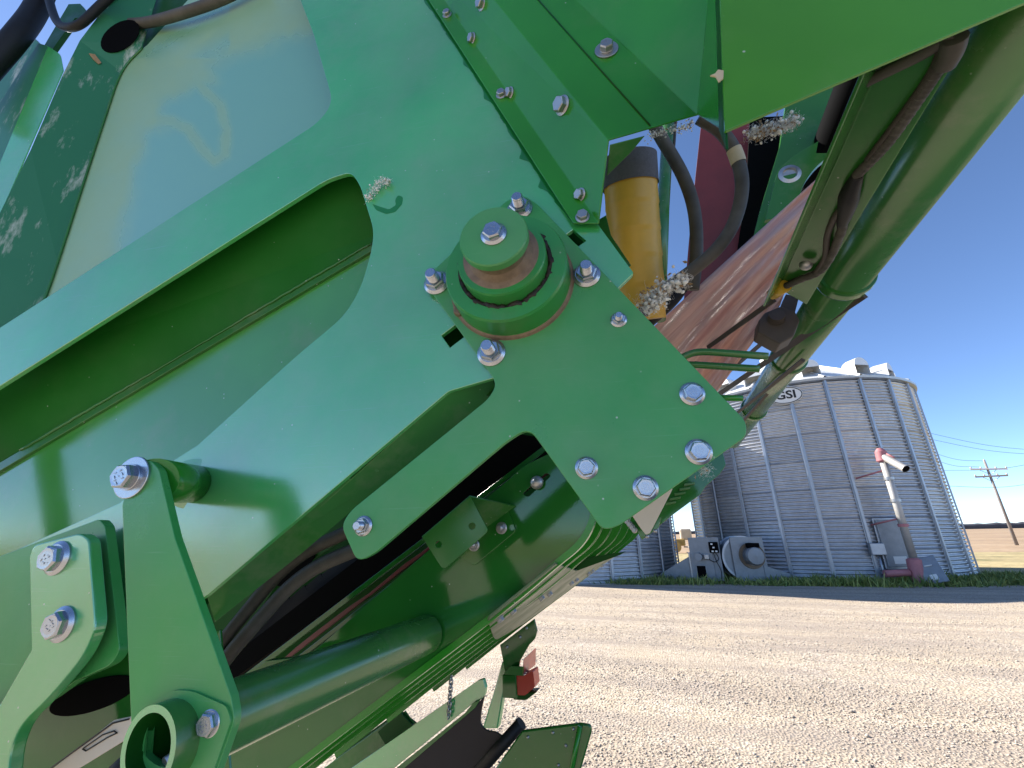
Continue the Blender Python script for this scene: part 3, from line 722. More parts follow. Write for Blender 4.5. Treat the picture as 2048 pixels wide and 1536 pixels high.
# ---- 2 inside the slot
A0, A1 = C(.845)(-160, 800), C(.845)(760, 300); L0, L1 = C(.95)(-160, 1019), C(.95)(800, 453)
def sheetq(name, pts, t, mat, parent): return mesh(name, pts, [(0, 1, 2, 3)], mat, parent, solid=t)
sheetq('inner_web', [A0, A1, L1, L0], .004, M_WEB, HV)
led = slab('inner_ledge', [(-160, 1019), (800, 453), (800, 468), (-160, 1036)], C(.945), .02, M_OLIVE, HV)
inner = slab('inner_channel', [(-160, 1042), (800, 473), (800, 760), (330, 1080), (-160, 1330)], C(.955), .006, M_INNER, HV)
# weld bead running along the ledge
wb = [C(.943)(x, 1019 - (x + 160) * .5896 + random.uniform(-1.0, .8)) for x in range(40, 745, 9)]
tube('weld_bead', wb, lambda t: .0032 + .0012 * math.sin(t * 500), M_OLIVE, led, 6, curve=False)
# ---- 3 recessed panel, upper left, dusty, with sky and hose reflections painted in
def recess():
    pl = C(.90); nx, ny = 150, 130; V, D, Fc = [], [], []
    hose = [(395, 165), (440, 210), (455, 260), (450, 310), (430, 325), (405, 300), (380, 262), (345, 245), (315, 240)]  # V-shaped reflection of a hose loop, painted into the mask
    sky_patch = [(640, 62), (560, 86), (470, 114), (425, 136), (430, 165), (398, 168), (330, 206), (322, 228), (345, 246), (300, 268), (276, 322), (270, 392), (250, 442), (236, 545), (180, 640), (820, 640), (820, 62)]  # outline of the painted sky reflection
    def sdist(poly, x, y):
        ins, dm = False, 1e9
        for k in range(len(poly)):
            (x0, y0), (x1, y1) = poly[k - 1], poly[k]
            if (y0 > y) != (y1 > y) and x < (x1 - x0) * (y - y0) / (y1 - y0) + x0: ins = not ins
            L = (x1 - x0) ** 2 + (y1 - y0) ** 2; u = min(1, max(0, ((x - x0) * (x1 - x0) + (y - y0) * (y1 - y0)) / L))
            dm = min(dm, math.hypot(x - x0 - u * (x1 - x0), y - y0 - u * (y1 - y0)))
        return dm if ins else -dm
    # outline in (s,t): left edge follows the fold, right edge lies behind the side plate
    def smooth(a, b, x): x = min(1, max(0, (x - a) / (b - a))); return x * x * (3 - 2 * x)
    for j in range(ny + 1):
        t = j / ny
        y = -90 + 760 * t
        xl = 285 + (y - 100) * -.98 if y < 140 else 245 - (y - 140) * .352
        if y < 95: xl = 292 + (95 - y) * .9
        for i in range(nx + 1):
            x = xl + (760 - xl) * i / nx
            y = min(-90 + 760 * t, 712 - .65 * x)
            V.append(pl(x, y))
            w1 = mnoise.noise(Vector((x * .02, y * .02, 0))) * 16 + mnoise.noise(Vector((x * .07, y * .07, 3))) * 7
            d = smooth(-26, 26, -sdist(sky_patch, x, y) + w1 * .7)
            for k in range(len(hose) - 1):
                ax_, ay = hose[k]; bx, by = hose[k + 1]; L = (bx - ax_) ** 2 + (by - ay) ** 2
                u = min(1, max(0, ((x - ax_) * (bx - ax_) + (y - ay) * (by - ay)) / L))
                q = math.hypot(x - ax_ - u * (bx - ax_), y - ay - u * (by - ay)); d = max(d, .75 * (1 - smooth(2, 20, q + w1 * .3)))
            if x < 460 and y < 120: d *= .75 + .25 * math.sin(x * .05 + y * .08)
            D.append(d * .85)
    for j in range(ny):
        for i in range(nx): a = j * (nx + 1) + i; Fc.append((a, a + 1, a + nx + 2, a + nx + 1))
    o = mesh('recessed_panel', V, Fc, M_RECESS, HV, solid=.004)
    at2 = o.data.attributes.new('dust_and_reflection', 'FLOAT', 'POINT'); at2.data.foreach_set('value', D)
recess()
fold = [(330, -60), (285, 95), (243, 145), (205, 250), (115, 525), (84, 612), (60, 690)]
outer = [(262, -60), (205, 22), (160, 82), (126, 150), (62, 300), (-40, 510), (-140, 720)]
V = []
for f, o in zip(fold, outer): V += [C(.898)(*f), C(.80)(*o)]
# frame strip: inclined flange between the panel fold and the outer edge
fs_ = mesh('panel_flange', V, [(2 * i, 2 * i + 1, 2 * i + 3, 2 * i + 2) for i in range(len(fold) - 1)], M_CHAN, HV, solid=.005, bevel=.001)
fpl = P3(V[4], V[5], V[9])
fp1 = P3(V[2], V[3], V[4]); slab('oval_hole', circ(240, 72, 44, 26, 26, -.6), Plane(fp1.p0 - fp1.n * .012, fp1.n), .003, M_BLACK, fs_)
tube('fold_weld', [C(.894)(*f) for f in fold[1:]], .004, M_OLIVE, fs_, 6)
bl = Plane(fpl.p0 - fpl.n * .006, fpl.n)
slab('snagged_leaf', [(177, 106), (190, 108), (203, 125), (197, 128), (186, 118)], bl, .003, M_TRASH, fs_)
# members to the left of the flange
slab('left_channel', [(76, 86, 4), (98, 92, 6), (122, 132), (0, 418), (-90, 620), (-130, 520), (0, 205)], C(.84), .006, M_CHAN, HV)
slab('left_channel_lip', [(96, 92), (120, 108, 6), (126, 140), (4, 420), (-80, 610), (-100, 580), (-2, 330)], C(.832), .004, M_PLATE, HV)
slab('far_rail', [(62, 70), (84, 92), (0, 215), (-90, 350), (-110, 270), (0, 155)], C(.90), .03, M_CHAN, HV)
slab('strut_bracket', [(137, 8), (160, 7), (172, 22), (168, 36), (150, 36), (100, 105), (84, 98)], C(.93), .02, M_DARK, HV)
tube('large_hose', [C(.80)(96, -40), C(.80)(70, 22), C(.78)(36, 70), C(.77)(-20, 135), C(.75)(-70, 190)], .042, M_RUBBER, HV, 16)
tube('small_hose', [C(.78)(92, -30), C(.78)(104, 20), C(.78)(118, 48), C(.78)(140, 55), C(.78)(165, 45), C(.78)(200, 12), C(.78)(235, -20)], .016, M_RUBBER, HV, 12)
tube('inner_hose', [C(.87)(255, 48), C(.865)(300, 44), C(.86)(360, 28), C(.86)(440, 0), C(.86)(520, -40)], .020, M_DUSTYRUB, HV, 12)
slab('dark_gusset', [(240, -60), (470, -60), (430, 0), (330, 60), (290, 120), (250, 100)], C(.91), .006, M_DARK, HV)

# ---- 4 pivot plate bolted over the side plate
piv_out = [(868, 592), (850, 556, 22), (880, 528, 10), (1012, 402, 10), (1044, 388, 22), (1075, 408, 10), (1492, 842, 22), (1494, 872, 22), (1236, 1053, 24), (1205, 1060, 24), (1090, 900, 30), (1058, 856, 30), (1016, 880, 30), (748, 1108, 18), (714, 1124, 20), (682, 1052, 22), (700, 1022, 16), (976, 798, 14), (994, 768, 18), (966, 726)]
PV = C(.785)
pivot = slab('pivot_plate', piv_out, PV, .012, M_PIVOT, HV, bevel=.0015)
for px, py, r, k in ((1040, 418, 25, 'stud'), (874, 566, 25, 'stud'), (1173, 551, 28, 'stud'), (983, 706, 28, 'stud'), (1237, 640, 17, 'stud'),
                     (1384, 788, 26, 'bolt'), (1397, 904, 28, 'bolt'), (1291, 976, 26, 'bolt'), (1173, 936, 23, 'bolt'), (727, 1052, 18, 'stud')):
    bolt(px, py, PV, r, pivot, k)
# hub: stacked discs on the pivot plate, grease between them
hc = PV(1022, 566); zax = -PV.n; u = (PV(1137, 566) - PV(907, 566)).length / 2
MH = frame(zax, hc)
hub = lathe('hub_base', [(u * 1.02, 0), (u * 1.0, .01), (u * .985, .060), (u * .96, .066), (u * .76, .066), (u * .76, .03), (0, .03)], MH, M_HUB, HV, 64)
lathe('base_weld', [(u * 1.06, 0), (u * 1.035, .005), (u * 1.0, .008)], MH, M_RUST, hub, 64)
gp = []
for i in range(97):
    a = 2 * math.pi * i / 96; r = u * (.735 + random.uniform(-.035, .03)); gp.append(MH @ Vector((r * math.cos(a), r * math.sin(a), .056 + random.uniform(0, .006))))
tube('grease_seal', gp, .008, M_GREASE, hub, 6, curve=False)
lathe('hub_collar', [(u * .69, .03), (u * .69, .095), (u * .675, .10), (u * .52, .10), (u * .50, .104)], MH, M_HUB, hub, 64)
lathe('worn_groove', [(u * .60, .0995), (u * .50, .104), (u * .43, .116), (u * .43, .130), (u * .47, .140), (u * .495, .144)], MH, M_RUST, hub, 64)
lathe('hub_cap', [(u * .50, .142), (u * .50, .156), (u * .485, .159), (0, .159)], MH, M_PIVOT, hub, 64)
bolt3(MH @ Vector((u * -.02, u * .0, .159)), zax, u * .19, hub, 'bolt')
slab('dirt_clod', [(905, 608), (918, 604), (926, 616), (920, 630), (906, 626)], C(.77), .02, M_RUST, hub, bevel=.004)

# ---- 5 folded cover on top of the side plate
cf, cr_ = C(.786), C(.700)
O0, O1 = cf(799, -90), cf(1147, 448); F0, F1 = cf(826, -90), cf(1198, 448)
R0, R1 = cr_(917, -90), cr_(1218, 281); S0, S1 = cr_(1052, -90), cr_(1396, 230)
W0, W1 = C(.57)(1428, -90), C(.57)(1448, 262)
me_v = [O0, O1, F0, F1, R0, R1, S0, S1, W0, W1]
cover = mesh('folded_cover', me_v, [(0, 1, 3, 2), (2, 3, 5, 4), (4, 5, 7, 6), (6, 7, 9, 8)], M_COVER, HV, solid=.005, bevel=.003, seg=3)
f1p = P3(F1, F0, R1); f3p = P3(S1, S0, W1)
for px, py, q_ in ((895, 32, .014), (1003, 192, .014), (1165, 436, .0155)): bolt3(cf(px, py, -.003), -cf.n, q_, cover, 'small', True)
for px, py, q_ in ((947, 78, .0145), (1022, 187, .0145), (1127, 212, .021), (1163, 390, .0145), (966, 8, .018)): bolt3(f1p(px, py, -.003), -f1p.n, q_, cover, 'small', True)
bolt(1213, 103, cr_, 23, cover, 'washer', -.003, steel=True)
# narrow overlapping seam strip on the top face
sA, sB = cr_(995, -90), cr_(1300, 255)
tube('seam_edge', [cr_(995, -90, -.003), cr_(1300, 254, -.003)], .0018, M_DARK, cover, 4, curve=False)
slab('end_lip', [(1220, 290), (1290, 272), (1262, 305), (1214, 352)], P3(cr_(1220, 290, .006), cr_(1290, 272, .006), C(.76)(1214, 352)), .003, M_OLIVE, cover)
# ---- 6 side shield, right of the cover
slab('side_shield', [(1424, -120), (1437, -90), (1450, 262, 4), (1860, 86), (2400, -146), (2400, -200)], C(.46), .005, M_SHIELD, HV)
slab('shield_return', [(1437, -90), (1450, 262), (1452, 300), (1438, 262), (1428, -90)], P3(C(.467)(1437, -90), C(.467)(1450, 262), C(.56)(1440, 262)), .003, M_DARK, HV)

# ---- 7 cross tube and channel under the shield
c1 = at(1691, 553, 1.30); rr = (at(1634, 567, 1.30) - at(1751, 538, 1.30)).length / 2 * .90
TX, TZ = c1.x, c1.z
def axis(y): return Vector((TX, y, TZ))
tub = tube('cross_tube', [axis(.56), axis(3.7)], rr * .93, M_TUBE, HV, 48, curve=False)
def ring_at(y, w_=.018):
    M = frame((0, 1, 0), axis(y))
    return lathe('tube_flange', [(rr * .92, -w_), (rr * 1.05, -w_), (rr * 1.08, -w_ * .6), (rr * 1.08, w_ * .6), (rr * 1.05, w_), (rr * .92, w_)], M, M_OLIVE, tub, 48)
for y in (1.30, 1.95, 2.75): ring_at(y)
K1, K2, K3 = at(1527, 613, 1.25), at(1556, 576, 1.25), at(1618, 601, 1.28)
def ext(p, y): return Vector((p.x, y, p.z))
ch = mesh('cross_channel', [ext(K1, .56), ext(K1, 1.25), ext(K2, .56), ext(K2, 1.25), ext(K3, .56), ext(K3, 1.30)], [(0, 1, 3, 2), (2, 3, 5, 4)], M_OLIVE, HV, solid=.006, bevel=.002)
wp = P3(ext(K2, .5), ext(K2, 1.2), ext(K3, 1.0)); wo = Plane(wp.p0 - wp.n * .016, wp.n)
def ribbed(t): return .0085 + .0014 * math.sin(t * 420)
cpts = [wo(*q) for q in ((1905, 78), (1880, 130), (1838, 195), (1775, 285), (1712, 352))]
pts = crom(cpts, 40); vs, fs = tube_geo(pts, ribbed, 10); mesh('corrugated_conduit', vs, fs, M_DUSTYRUB, HV, smooth=True)
tube('conduit_elbow', [wo(1912, 68, -.006), wo(1906, 95, -.006), wo(1890, 125, -.004)], .014, M_DUSTYRUB, HV, 12)
tube('upper_conduit', [wo(1910, 66), wo(1850, 105), wo(1780, 140), wo(1730, 165)], .008, M_DUSTYRUB, HV, 10)
tube('connector_bundle', [wo(1715, 350), wo(1700, 385), wo(1695, 410), wo(1684, 450)], lambda t: .010 + .008 * math.sin(math.pi * t), M_RUBBER, HV, 10)
pts = crom([wo(*q) for q in ((1688, 440), (1680, 470), (1658, 520), (1635, 545), (1598, 560), (1572, 572))], 24)
vs, fs = tube_geo(pts, ribbed, 10); mesh('corrugated_conduit', vs, fs, M_DUSTYRUB, HV, smooth=True)
tube('thin_cable', [wo(1700, 400), wo(1672, 430), wo(1655, 470), wo(1650, 515), wo(1632, 545)], .007, M_BROWN, HV, 8)
tube('thin_cable', [wo(1885, 95), wo(1860, 150), wo(1800, 235), wo(1735, 320)], .006, M_BROWN, HV, 8)
tube('yellow_fitting', [wo(1572, 571), wo(1545, 588)], .017, M_YBRASS, HV, 10, curve=False)
bolt(1612, 529, Plane(wo.p0, wo.n), 14, ch, 'dome', steel=True)
# sensor block and bits near the tube end
blk = slab('valve_block', [(1530, 625, 4), (1562, 612), (1590, 622), (1600, 640), (1588, 672), (1560, 688, 3), (1516, 664, 3), (1518, 640)], Y(1.42), .08, M_BROWN, HV, bevel=.004)
slab('valve_foot', [(1572, 588), (1598, 594), (1590, 626), (1560, 618)], Y(1.44), .05, M_BROWN, blk)
lathe('valve_cap', [(.0, .02), (.022, .02), (.026, 0)], frame((0, -1, .2), at(1552, 637, 1.42)), M_BROWN, blk, 20)
# straps
for a, b in (((1728, 590, 1.32), (1440, 787, 2.3)), ((1548, 600, 1.30), (1378, 722, 1.75)), ((1529, 682, 1.5), (1420, 776, 2.2)), ((1606, 720, 1.72), (1474, 826, 2.6)), ((1575, 742, 2.0), (1470, 860, 2.9))):
    A, B = at(*a), at(*b); d = (B - A).normalized(); up = d.cross(Vector((0, 1, .2))).normalized() * (.011 if a[0] > 1700 else .007)
    sd_ = d.cross(up).normalized() * .005; vs = [A - up - sd_, A + up - sd_, A + up + sd_, A - up + sd_, B - up - sd_, B + up - sd_, B + up + sd_, B - up + sd_]
    mesh('drive_strap', vs, [(0, 1, 2, 3), (4, 7, 6, 5), (0, 4, 5, 1), (1, 5, 6, 2), (2, 6, 7, 3), (3, 7, 4, 0)], M_BROWN, HV)
tube('guide_rod', [at(1350, 724, 1.02), at(1375, 710, 1.02), at(1400, 704, 1.02), at(1450, 706, 1.02), at(1536, 713, 1.02)], .0085, M_OLIVE, HV, 12)
tube('guide_rod', [at(1370, 730, 1.05), at(1400, 730, 1.05), at(1519, 738, 1.05)], .0085, M_OLIVE, HV, 12)
tube('guide_rod', [at(1430, 795, 1.1), at(1486, 797, 1.1)], .0075, M_COVER, HV, 12, curve=False)
# pink film sheet stretched towards the left
def film():
    nu, nv = 60, 44; V, Fc = [], []
    a, b, c, d = (1300, 660), (1664, 330), (1560, 610), (1400, 830)
    for j in range(nv + 1):
        v = j / nv
        for i in range(nu + 1):
            uu = i / nu
            x = (a[0] * (1 - uu) + b[0] * uu) * (1 - v) + (d[0] * (1 - uu) + c[0] * uu) * v
            y = (a[1] * (1 - uu) + b[1] * uu) * (1 - v) + (d[1] * (1 - uu) + c[1] * uu) * v
            dep = 1.62 + .12 * v - .28 * uu + .010 * math.sin(9 * v + 3 * uu) + .006 * math.sin(23 * v + 2.5 * math.sin(4 * uu)) + .004 * math.sin(41 * v + 5 * uu)
            V.append(at(x, y, dep))
    for j in range(nv):
        for i in range(nu): k = j * (nu + 1) + i; Fc.append((k, k + 1, k + nu + 2, k + nu + 1))
    o = mesh('pink_wrap_film', V, Fc, M_PINK, HV, smooth=True, solid=.002)
    fa = o.data.attributes.new('fuv', 'FLOAT_VECTOR', 'POINT')
    fa.data.foreach_set('vector', [q for j in range(nv + 1) for i in range(nu + 1) for q in (i / nu, j / nv, 0.0)])
film()
slab('wine_belt', [(1404, 230), (1520, 230), (1520, 450), (1460, 560), (1330, 640), (1366, 620), (1378, 480), (1390, 360)], Y(2.0), .02, M_WINE, HV)
slab('black_baffle', [(1500, 235), (1600, 230), (1560, 420), (1500, 540), (1440, 610), (1475, 500), (1492, 380)], Y(1.92), .02, M_BLACK, HV)
q = at(1692, 225, 1.62); tube('black_roller', [Vector((q.x, 1.0, q.z)), Vector((q.x, 3.4, q.z))], .075, M_BLACK, HV, 24, curve=False)
slab('side_strut', [(1700, 150), (1640, 285), (1600, 350), (1540, 520), (1480, 560), (1490, 540), (1520, 420), (1560, 290), (1575, 180)], Y(1.75), .03, M_OLIVE, HV)
ear = slab('lug_bracket', [(1637, 282), (1632, 306), (1668, 306), (1634, 330, 20), (1606, 368, 20), (1590, 430), (1530, 440), (1556, 338, 18), (1588, 312)], Y(1.60), .02, M_OLIVE, HV)
lathe('lug_bush', [(.034, -.012), (.040, .004), (.026, .008), (.022, .0), (.0, .0)], frame((0, -1, -.1), at(1579, 349, 1.60)), M_STEEL, ear, 24)
# yellow wrap roll with grey sleeve
ya, yb, ym = at(1257, 318, 1.02), at(1280, 640, 1.22), None
ym = ya.lerp(yb, .17); yr = (at(1312, 400, 1.08) - at(1206, 400, 1.08)).length / 2
yw = tube('yellow_wrap_roll', [ya.lerp(yb, .13 + .87 * i / 60) for i in range(61)], lambda t: yr * (.955 + .03 * ((t * 5.3) % 1) + .006 * math.sin(t * 37)), M_YEL, HV, 40, curve=False)
tube('grey_sleeve', [ya, ym], yr * 1.02, M_SLEEVE, yw, 32, curve=False, cap=False); tube('sleeve_bore', [ya, ym], yr * .86, M_BLACK, yw, 32, curve=False, cap=False)
lathe('sleeve_rim', [(yr * .86, 0), (yr * 1.02, 0)], frame(ya - yb, ya), M_SLEEVE, yw, 32)
tube('green_post', [at(1338, 225, 1.5), at(1326, 420, 1.5), at(1318, 640, 1.5)], .024, M_OLIVE, HV, 16, curve=False)
tube('thin_post', [at(1352, 235, 1.52), at(1345, 330, 1.52)], .006, M_BROWN, HV, 8, curve=False)
slab('inner_guard', [(1195, 440), (1212, 430), (1222, 470), (1262, 530), (1225, 560), (1190, 480)], Y(.95), .004, M_OLIVE, HV)
# hoses behind the cover
tube('hydraulic_hose', [at(1300, 235, 1.02), at(1322, 275, 1.05), at(1365, 350, 1.10), at(1388, 420, 1.13), at(1393, 500, 1.16), at(1385, 580, 1.2)], .0185, M_DUSTYRUB, HV, 16)
h2 = [at(1398, 235, .92), at(1440, 262, .95), at(1470, 305, .98), at(1484, 370, 1.0), at(1470, 440, 1.02), at(1436, 495, 1.03), at(1385, 540, 1.04), at(1330, 580, 1.05), at(1285, 625, 1.06)]
hh = tube('hydraulic_hose', h2, .0165, M_DUSTYRUB, HV, 16)
tp = crom(h2, 8); tube('tape_band', tp[15:20], .0182, M_TAN, hh, 16, curve=False, cap=False)
tube('lower_hose', [at(1390, 535, 1.3), at(1345, 600, 1.3), at(1290, 650, 1.3)], .02, M_RUBBER, HV, 12)

# ---- 8 belly: glossy side panel, then ribs and slats repeated across the machine
BY = 1.25
bpath = [(330, 1745), (590, 1538), (985, 1238), (1108, 1136), (1160, 1092), (1185, 1050), (1194, 1005), (1192, 960), (1180, 925)]
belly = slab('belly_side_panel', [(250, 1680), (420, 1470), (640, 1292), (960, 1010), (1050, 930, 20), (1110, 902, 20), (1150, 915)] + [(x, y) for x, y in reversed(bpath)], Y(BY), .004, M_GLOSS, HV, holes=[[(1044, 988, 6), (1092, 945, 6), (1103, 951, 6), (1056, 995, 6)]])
path3 = [at(x, y, BY) for x, y in bpath]; sm_path = crom(path3, 4)
def belly_strip(name, y0, y1, inset, depth, mat, lip=0):
    """band following the belly outline between two depths; inset moves it towards the inside"""
    V, Fc = [], []; cen = Vector((-.9, 0, 2.1)); n = len(sm_path)
    for y in (y0, y1):
        for k, p in enumerate(sm_path):
            d = sm_path[min(k + 1, n - 1)] - sm_path[max(k - 1, 0)]; nn = Vector((-d.z, 0, d.x)).normalized()
            if nn.dot(Vector((cen.x - p.x, 0, cen.z - p.z))) < 0: nn = -nn
            for t in (inset, inset + depth):
                V.append(Vector((p.x, y, p.z)) + nn * t)
    for k in range(n - 1):
        a, b = 2 * k, 2 * (k + 1); c, d = a + 2 * n, b + 2 * n
        Fc += [(a, b, d, c), (a + 1, c + 1, d + 1, b + 1), (a, a + 1, b + 1, b), (c, d, d + 1, c + 1)]
    return mesh(name, V, Fc, mat, HV)
belly_strip('belly_rim', BY - .004, BY + .022, -.004, .018, M_COVER)
ys = [1.43, 1.68, 2.0, 2.4, 2.9, 3.4]
prev = BY + .024
for y in ys:
    belly_strip('belly_slat', prev, y - .022, .030, .006, M_DARK); belly_strip('belly_rib', y - .02, y - .012, -.004, .05, M_COVER); belly_strip('belly_rib', y + .008, y + .018, -.004, .05, M_COVER); prev = y + .02
# bolt in the slot, angle bracket with two holes and its foot plate
bolt(1076, 966, Y(BY), 13, belly, 'dome', -.012, steel=True)
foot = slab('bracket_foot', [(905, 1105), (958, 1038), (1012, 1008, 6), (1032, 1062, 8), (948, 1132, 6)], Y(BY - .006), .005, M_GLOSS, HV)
bolt(1003, 1056, Y(BY - .006), 11, foot, 'stud', steel=True); bolt(948, 1090, Y(BY - .006), 11, foot, 'stud', steel=True)
slab('angle_bracket', [(844, 1074, 4), (940, 992), (977, 1062, 10), (886, 1140, 10)], Y(1.08), .005, M_OLIVE, HV, holes=[circ(944, 1052, 7), circ(877, 1089, 7)])
mesh('bracket_web', [at(940, 992, 1.082), at(844, 1074, 1.082), at(930, 1085, 1.245), at(1030, 1012, 1.245)], [(0, 1, 2, 3)], M_OLIVE, HV, solid=.004)
# black rail and strips above the belly panel
slab('black_rail', [(380, 1385), (430, 1338), (1040, 868), (1085, 875), (1100, 900), (1020, 950), (440, 1378), (400, 1420)], Y(1.34), .03, M_BLACK, HV)
for (xa, ya_, xb, yb_, w_, m_, yy) in ((450, 1378, 1085, 893, 10, M_GLOSS, 1.33), (520, 1352, 1095, 908, 7, M_WINE, 1.325), (560, 1340, 1100, 918, 9, M_GLOSS, 1.32), (610, 1322, 1105, 930, 8, M_WINE, 1.315)):
    d = Vector((xb - xa, yb_ - ya_)).normalized(); n2 = Vector((-d.y, d.x)) * w_
    pts_ = []
    k = 16
    for i in range(k + 1): pts_.append((xa + (xb - xa) * i / k, ya_ + (yb_ - ya_) * i / k + (random.uniform(-3, 3) if m_ is M_WINE else 0)))
    for i in range(k, -1, -1): pts_.append((xa + (xb - xa) * i / k + n2.x, ya_ + (yb_ - ya_) * i / k + n2.y))
    slab('pink_film_strip' if m_ is M_WINE else 'belly_rail', pts_, Y(yy), .01, m_, HV)
# slats seen in the gap under the side plate
for i in range(9):
    t = i / 8; x = 470 + 260 * t; y = 1300 - 190 * t
    q = at(x, y, 1.8)
    slab('cross_slat', [(x - 22, y - 8), (x + 8, y - 34), (x + 26, y - 12), (x - 6, y + 16)], Y(1.8), .03, M_NAVY, HV)
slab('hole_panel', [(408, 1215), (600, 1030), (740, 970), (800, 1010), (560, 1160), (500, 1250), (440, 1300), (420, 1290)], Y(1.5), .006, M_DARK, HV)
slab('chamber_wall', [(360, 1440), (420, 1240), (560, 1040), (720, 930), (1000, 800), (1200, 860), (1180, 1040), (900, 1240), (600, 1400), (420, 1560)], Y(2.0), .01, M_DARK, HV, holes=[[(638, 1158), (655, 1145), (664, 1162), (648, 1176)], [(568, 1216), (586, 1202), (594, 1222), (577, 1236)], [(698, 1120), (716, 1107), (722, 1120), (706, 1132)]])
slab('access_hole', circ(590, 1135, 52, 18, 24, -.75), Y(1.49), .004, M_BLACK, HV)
for pts_, r_ in ((((735, 1045), (690, 1066), (612, 1104), (555, 1150), (500, 1215), (445, 1285), (410, 1345)), .0175), (((750, 1085), (705, 1102), (632, 1135), (575, 1178), (520, 1238), (462, 1305), (420, 1362)), .0185)):
    tube('rubber_hose', [at(x, y, .98) for x, y in pts_], r_, M_DUSTYRUB, HV, 14)

# ---- 9 lever arm, boss and cross pipe
LV = C(.62)
lever = slab('lever_arm', [(244, 1010), (250, 985, 20), (298, 918, 10), (318, 938, 8), (350, 1075), (462, 1392), (470, 1440, 20), (420, 1580), (268, 1600)], LV, .014, M_PIVOT, HV, holes=[circ(338, 1478, 60, 60, 30)])
bolt(266, 955, LV, 33, lever, 'washer'); bolt(423, 1445, LV, 24, lever, 'bolt')
lug = slab('lever_lug', [(300, 1410), (345, 1380, 16), (384, 1382, 14), (452, 1412, 8), (462, 1440, 16), (410, 1590), (275, 1590)], C(.616), .010, M_PIVOT, HV, holes=[circ(338, 1478, 58, 58, 30)])
b0 = LV(290, 960, .014); ub = Vector((0, 1, 0)); bdir = PL(388, 968) - b0
bs = tube('lever_boss', [b0, PL(388, 968, -.002)], .040, M_COVER, HV, 24, curve=False)
lathe('boss_collar', [(.039, -.022), (.052, -.020), (.054, .0), (.039, .002)], frame(-bdir, PL(386, 967)), M_PLATE, bs, 24)
pc = LV(338, 1480, -.03); pr_ = (LV(400, 1480) - LV(276, 1480)).length / 2 * .98
e0 = Vector((pc.x, pc.y, pc.z)); e1 = Vector((pc.x, BY - .01, pc.z))
pipe = tube('cross_pipe', [e0, e1], pr_, M_TUBE, HV, 48, curve=False, cap=False)
tube('pipe_bore', [e0, e0.lerp(e1, .5)], pr_ * .82, M_DARK, pipe, 40, curve=False, cap=False)
lathe('pipe_rim', [(pr_ * .82, .0), (pr_, .0)], frame((0, -1, 0), e0), M_PLATE, pipe, 48)
lathe('pipe_end', [(pr_, 0), (pr_ * .8, .004), (0, .004)], frame((0, 1, 0), e1), M_DARK, pipe, 48)
lathe('pipe_plug', [(pr_ * .815, 0), (0, .0)], frame((0, -1, 0), e0 + Vector((0, .07, 0))), M_BLACK, pipe, 40)
tube('bolt_shank', [LV(360, 1500, .05), LV(330, 1530, .0)], .010, M_STEEL, pipe, 10, curve=False)
# bracket near the pipe, lower left of the belly
slab('small_guard', [(512, 1335), (530, 1322), (640, 1310), (655, 1300), (650, 1320), (530, 1352), (520, 1380)], Y(1.12), .03, M_OLIVE, HV)
# ---- 10 lower-left plates
brk = slab('bracket_plate', [(-160, 1180), (0, 1112), (198, 1038, 6), (210, 1052, 6), (240, 1300, 12), (222, 1330, 16), (150, 1362), (100, 1398), (-60, 1500), (-160, 1500)], C(.745), .02, M_PIVOT, HV)
leafpl = C(.705)
leaf = slab('clamp_plate', [(58, 1116), (66, 1090, 14), (160, 1066, 12), (178, 1078, 10), (192, 1252, 24), (166, 1312, 30), (100, 1392, 40), (40, 1450, 30), (20, 1500, 30), (10, 1600), (-120, 1600), (-120, 1450), (0, 1408), (62, 1300)], leafpl, .022, M_PLATE, HV, bevel=.003)
bolt(116, 1116, leafpl, 25, leaf, 'bolt'); bolt(125, 1248, leafpl, 26, leaf, 'bolt')
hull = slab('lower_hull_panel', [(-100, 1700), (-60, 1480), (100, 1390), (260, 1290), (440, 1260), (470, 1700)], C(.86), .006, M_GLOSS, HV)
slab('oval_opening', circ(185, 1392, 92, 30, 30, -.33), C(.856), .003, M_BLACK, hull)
lb = slab('warning_label', [(95, 1545), (228, 1440), (300, 1425), (300, 1450), (140, 1548)], C(.80), .002, M_LABEL, HV)
tube('label_line', [C(.798)(*q) for q in ((165, 1498), (172, 1502), (215, 1475), (234, 1466), (228, 1462), (205, 1470), (165, 1498))], .0012, M_INK, lb, 5, curve=False)
tube('label_line', [C(.798)(*q) for q in ((102, 1536), (226, 1446), (258, 1438))], .0016, M_INK, lb, 5, curve=False)
for k, (x0, y0, x1, y1, r_) in enumerate(((205, 1590, 310, 1492, .03), (225, 1600, 310, 1530, .025))):
    tube('black_roller', [C(.84)(x0, y0), C(.84)(x1, y1)], r_, M_RUBBER, HV, 16, curve=False)

# ---- 11 transverse flange under the belly with paired bolts
g0, g1, g2 = at(975, 1239, 1.20), at(1112, 1128, 1.20), at(1214, 1124, 3.0)
gp_ = P3(g0, g1, g2)
fl = slab('under_flange', [(975, 1239, 8), (1112, 1128), (1152, 1142), (1238, 1108), (1214, 1124), (1050, 1246), (990, 1282, 10)], gp_, .006, M_GRAVELTINT, HV)
for px, py in ((999, 1236), (1024, 1220), (1082, 1194), (1098, 1186), (1142, 1165), (1152, 1159), (1176, 1146), (1184, 1141), (1204, 1130)):
    bolt3(gp_(px, py), -gp_.n, .0145, fl, 'small', True)
for px, py, yy in ((983, 1216, 1.3), (1088, 1134, 1.35)): bolt3(at(px, py, yy), (-.3, -.2, 1), .011, fl, 'small', True)
slab('under_fin', [(1110, 1128), (1165, 1116), (1252, 1103), (1240, 1110), (1150, 1143)], Y(1.9), .004, M_DARK, HV)
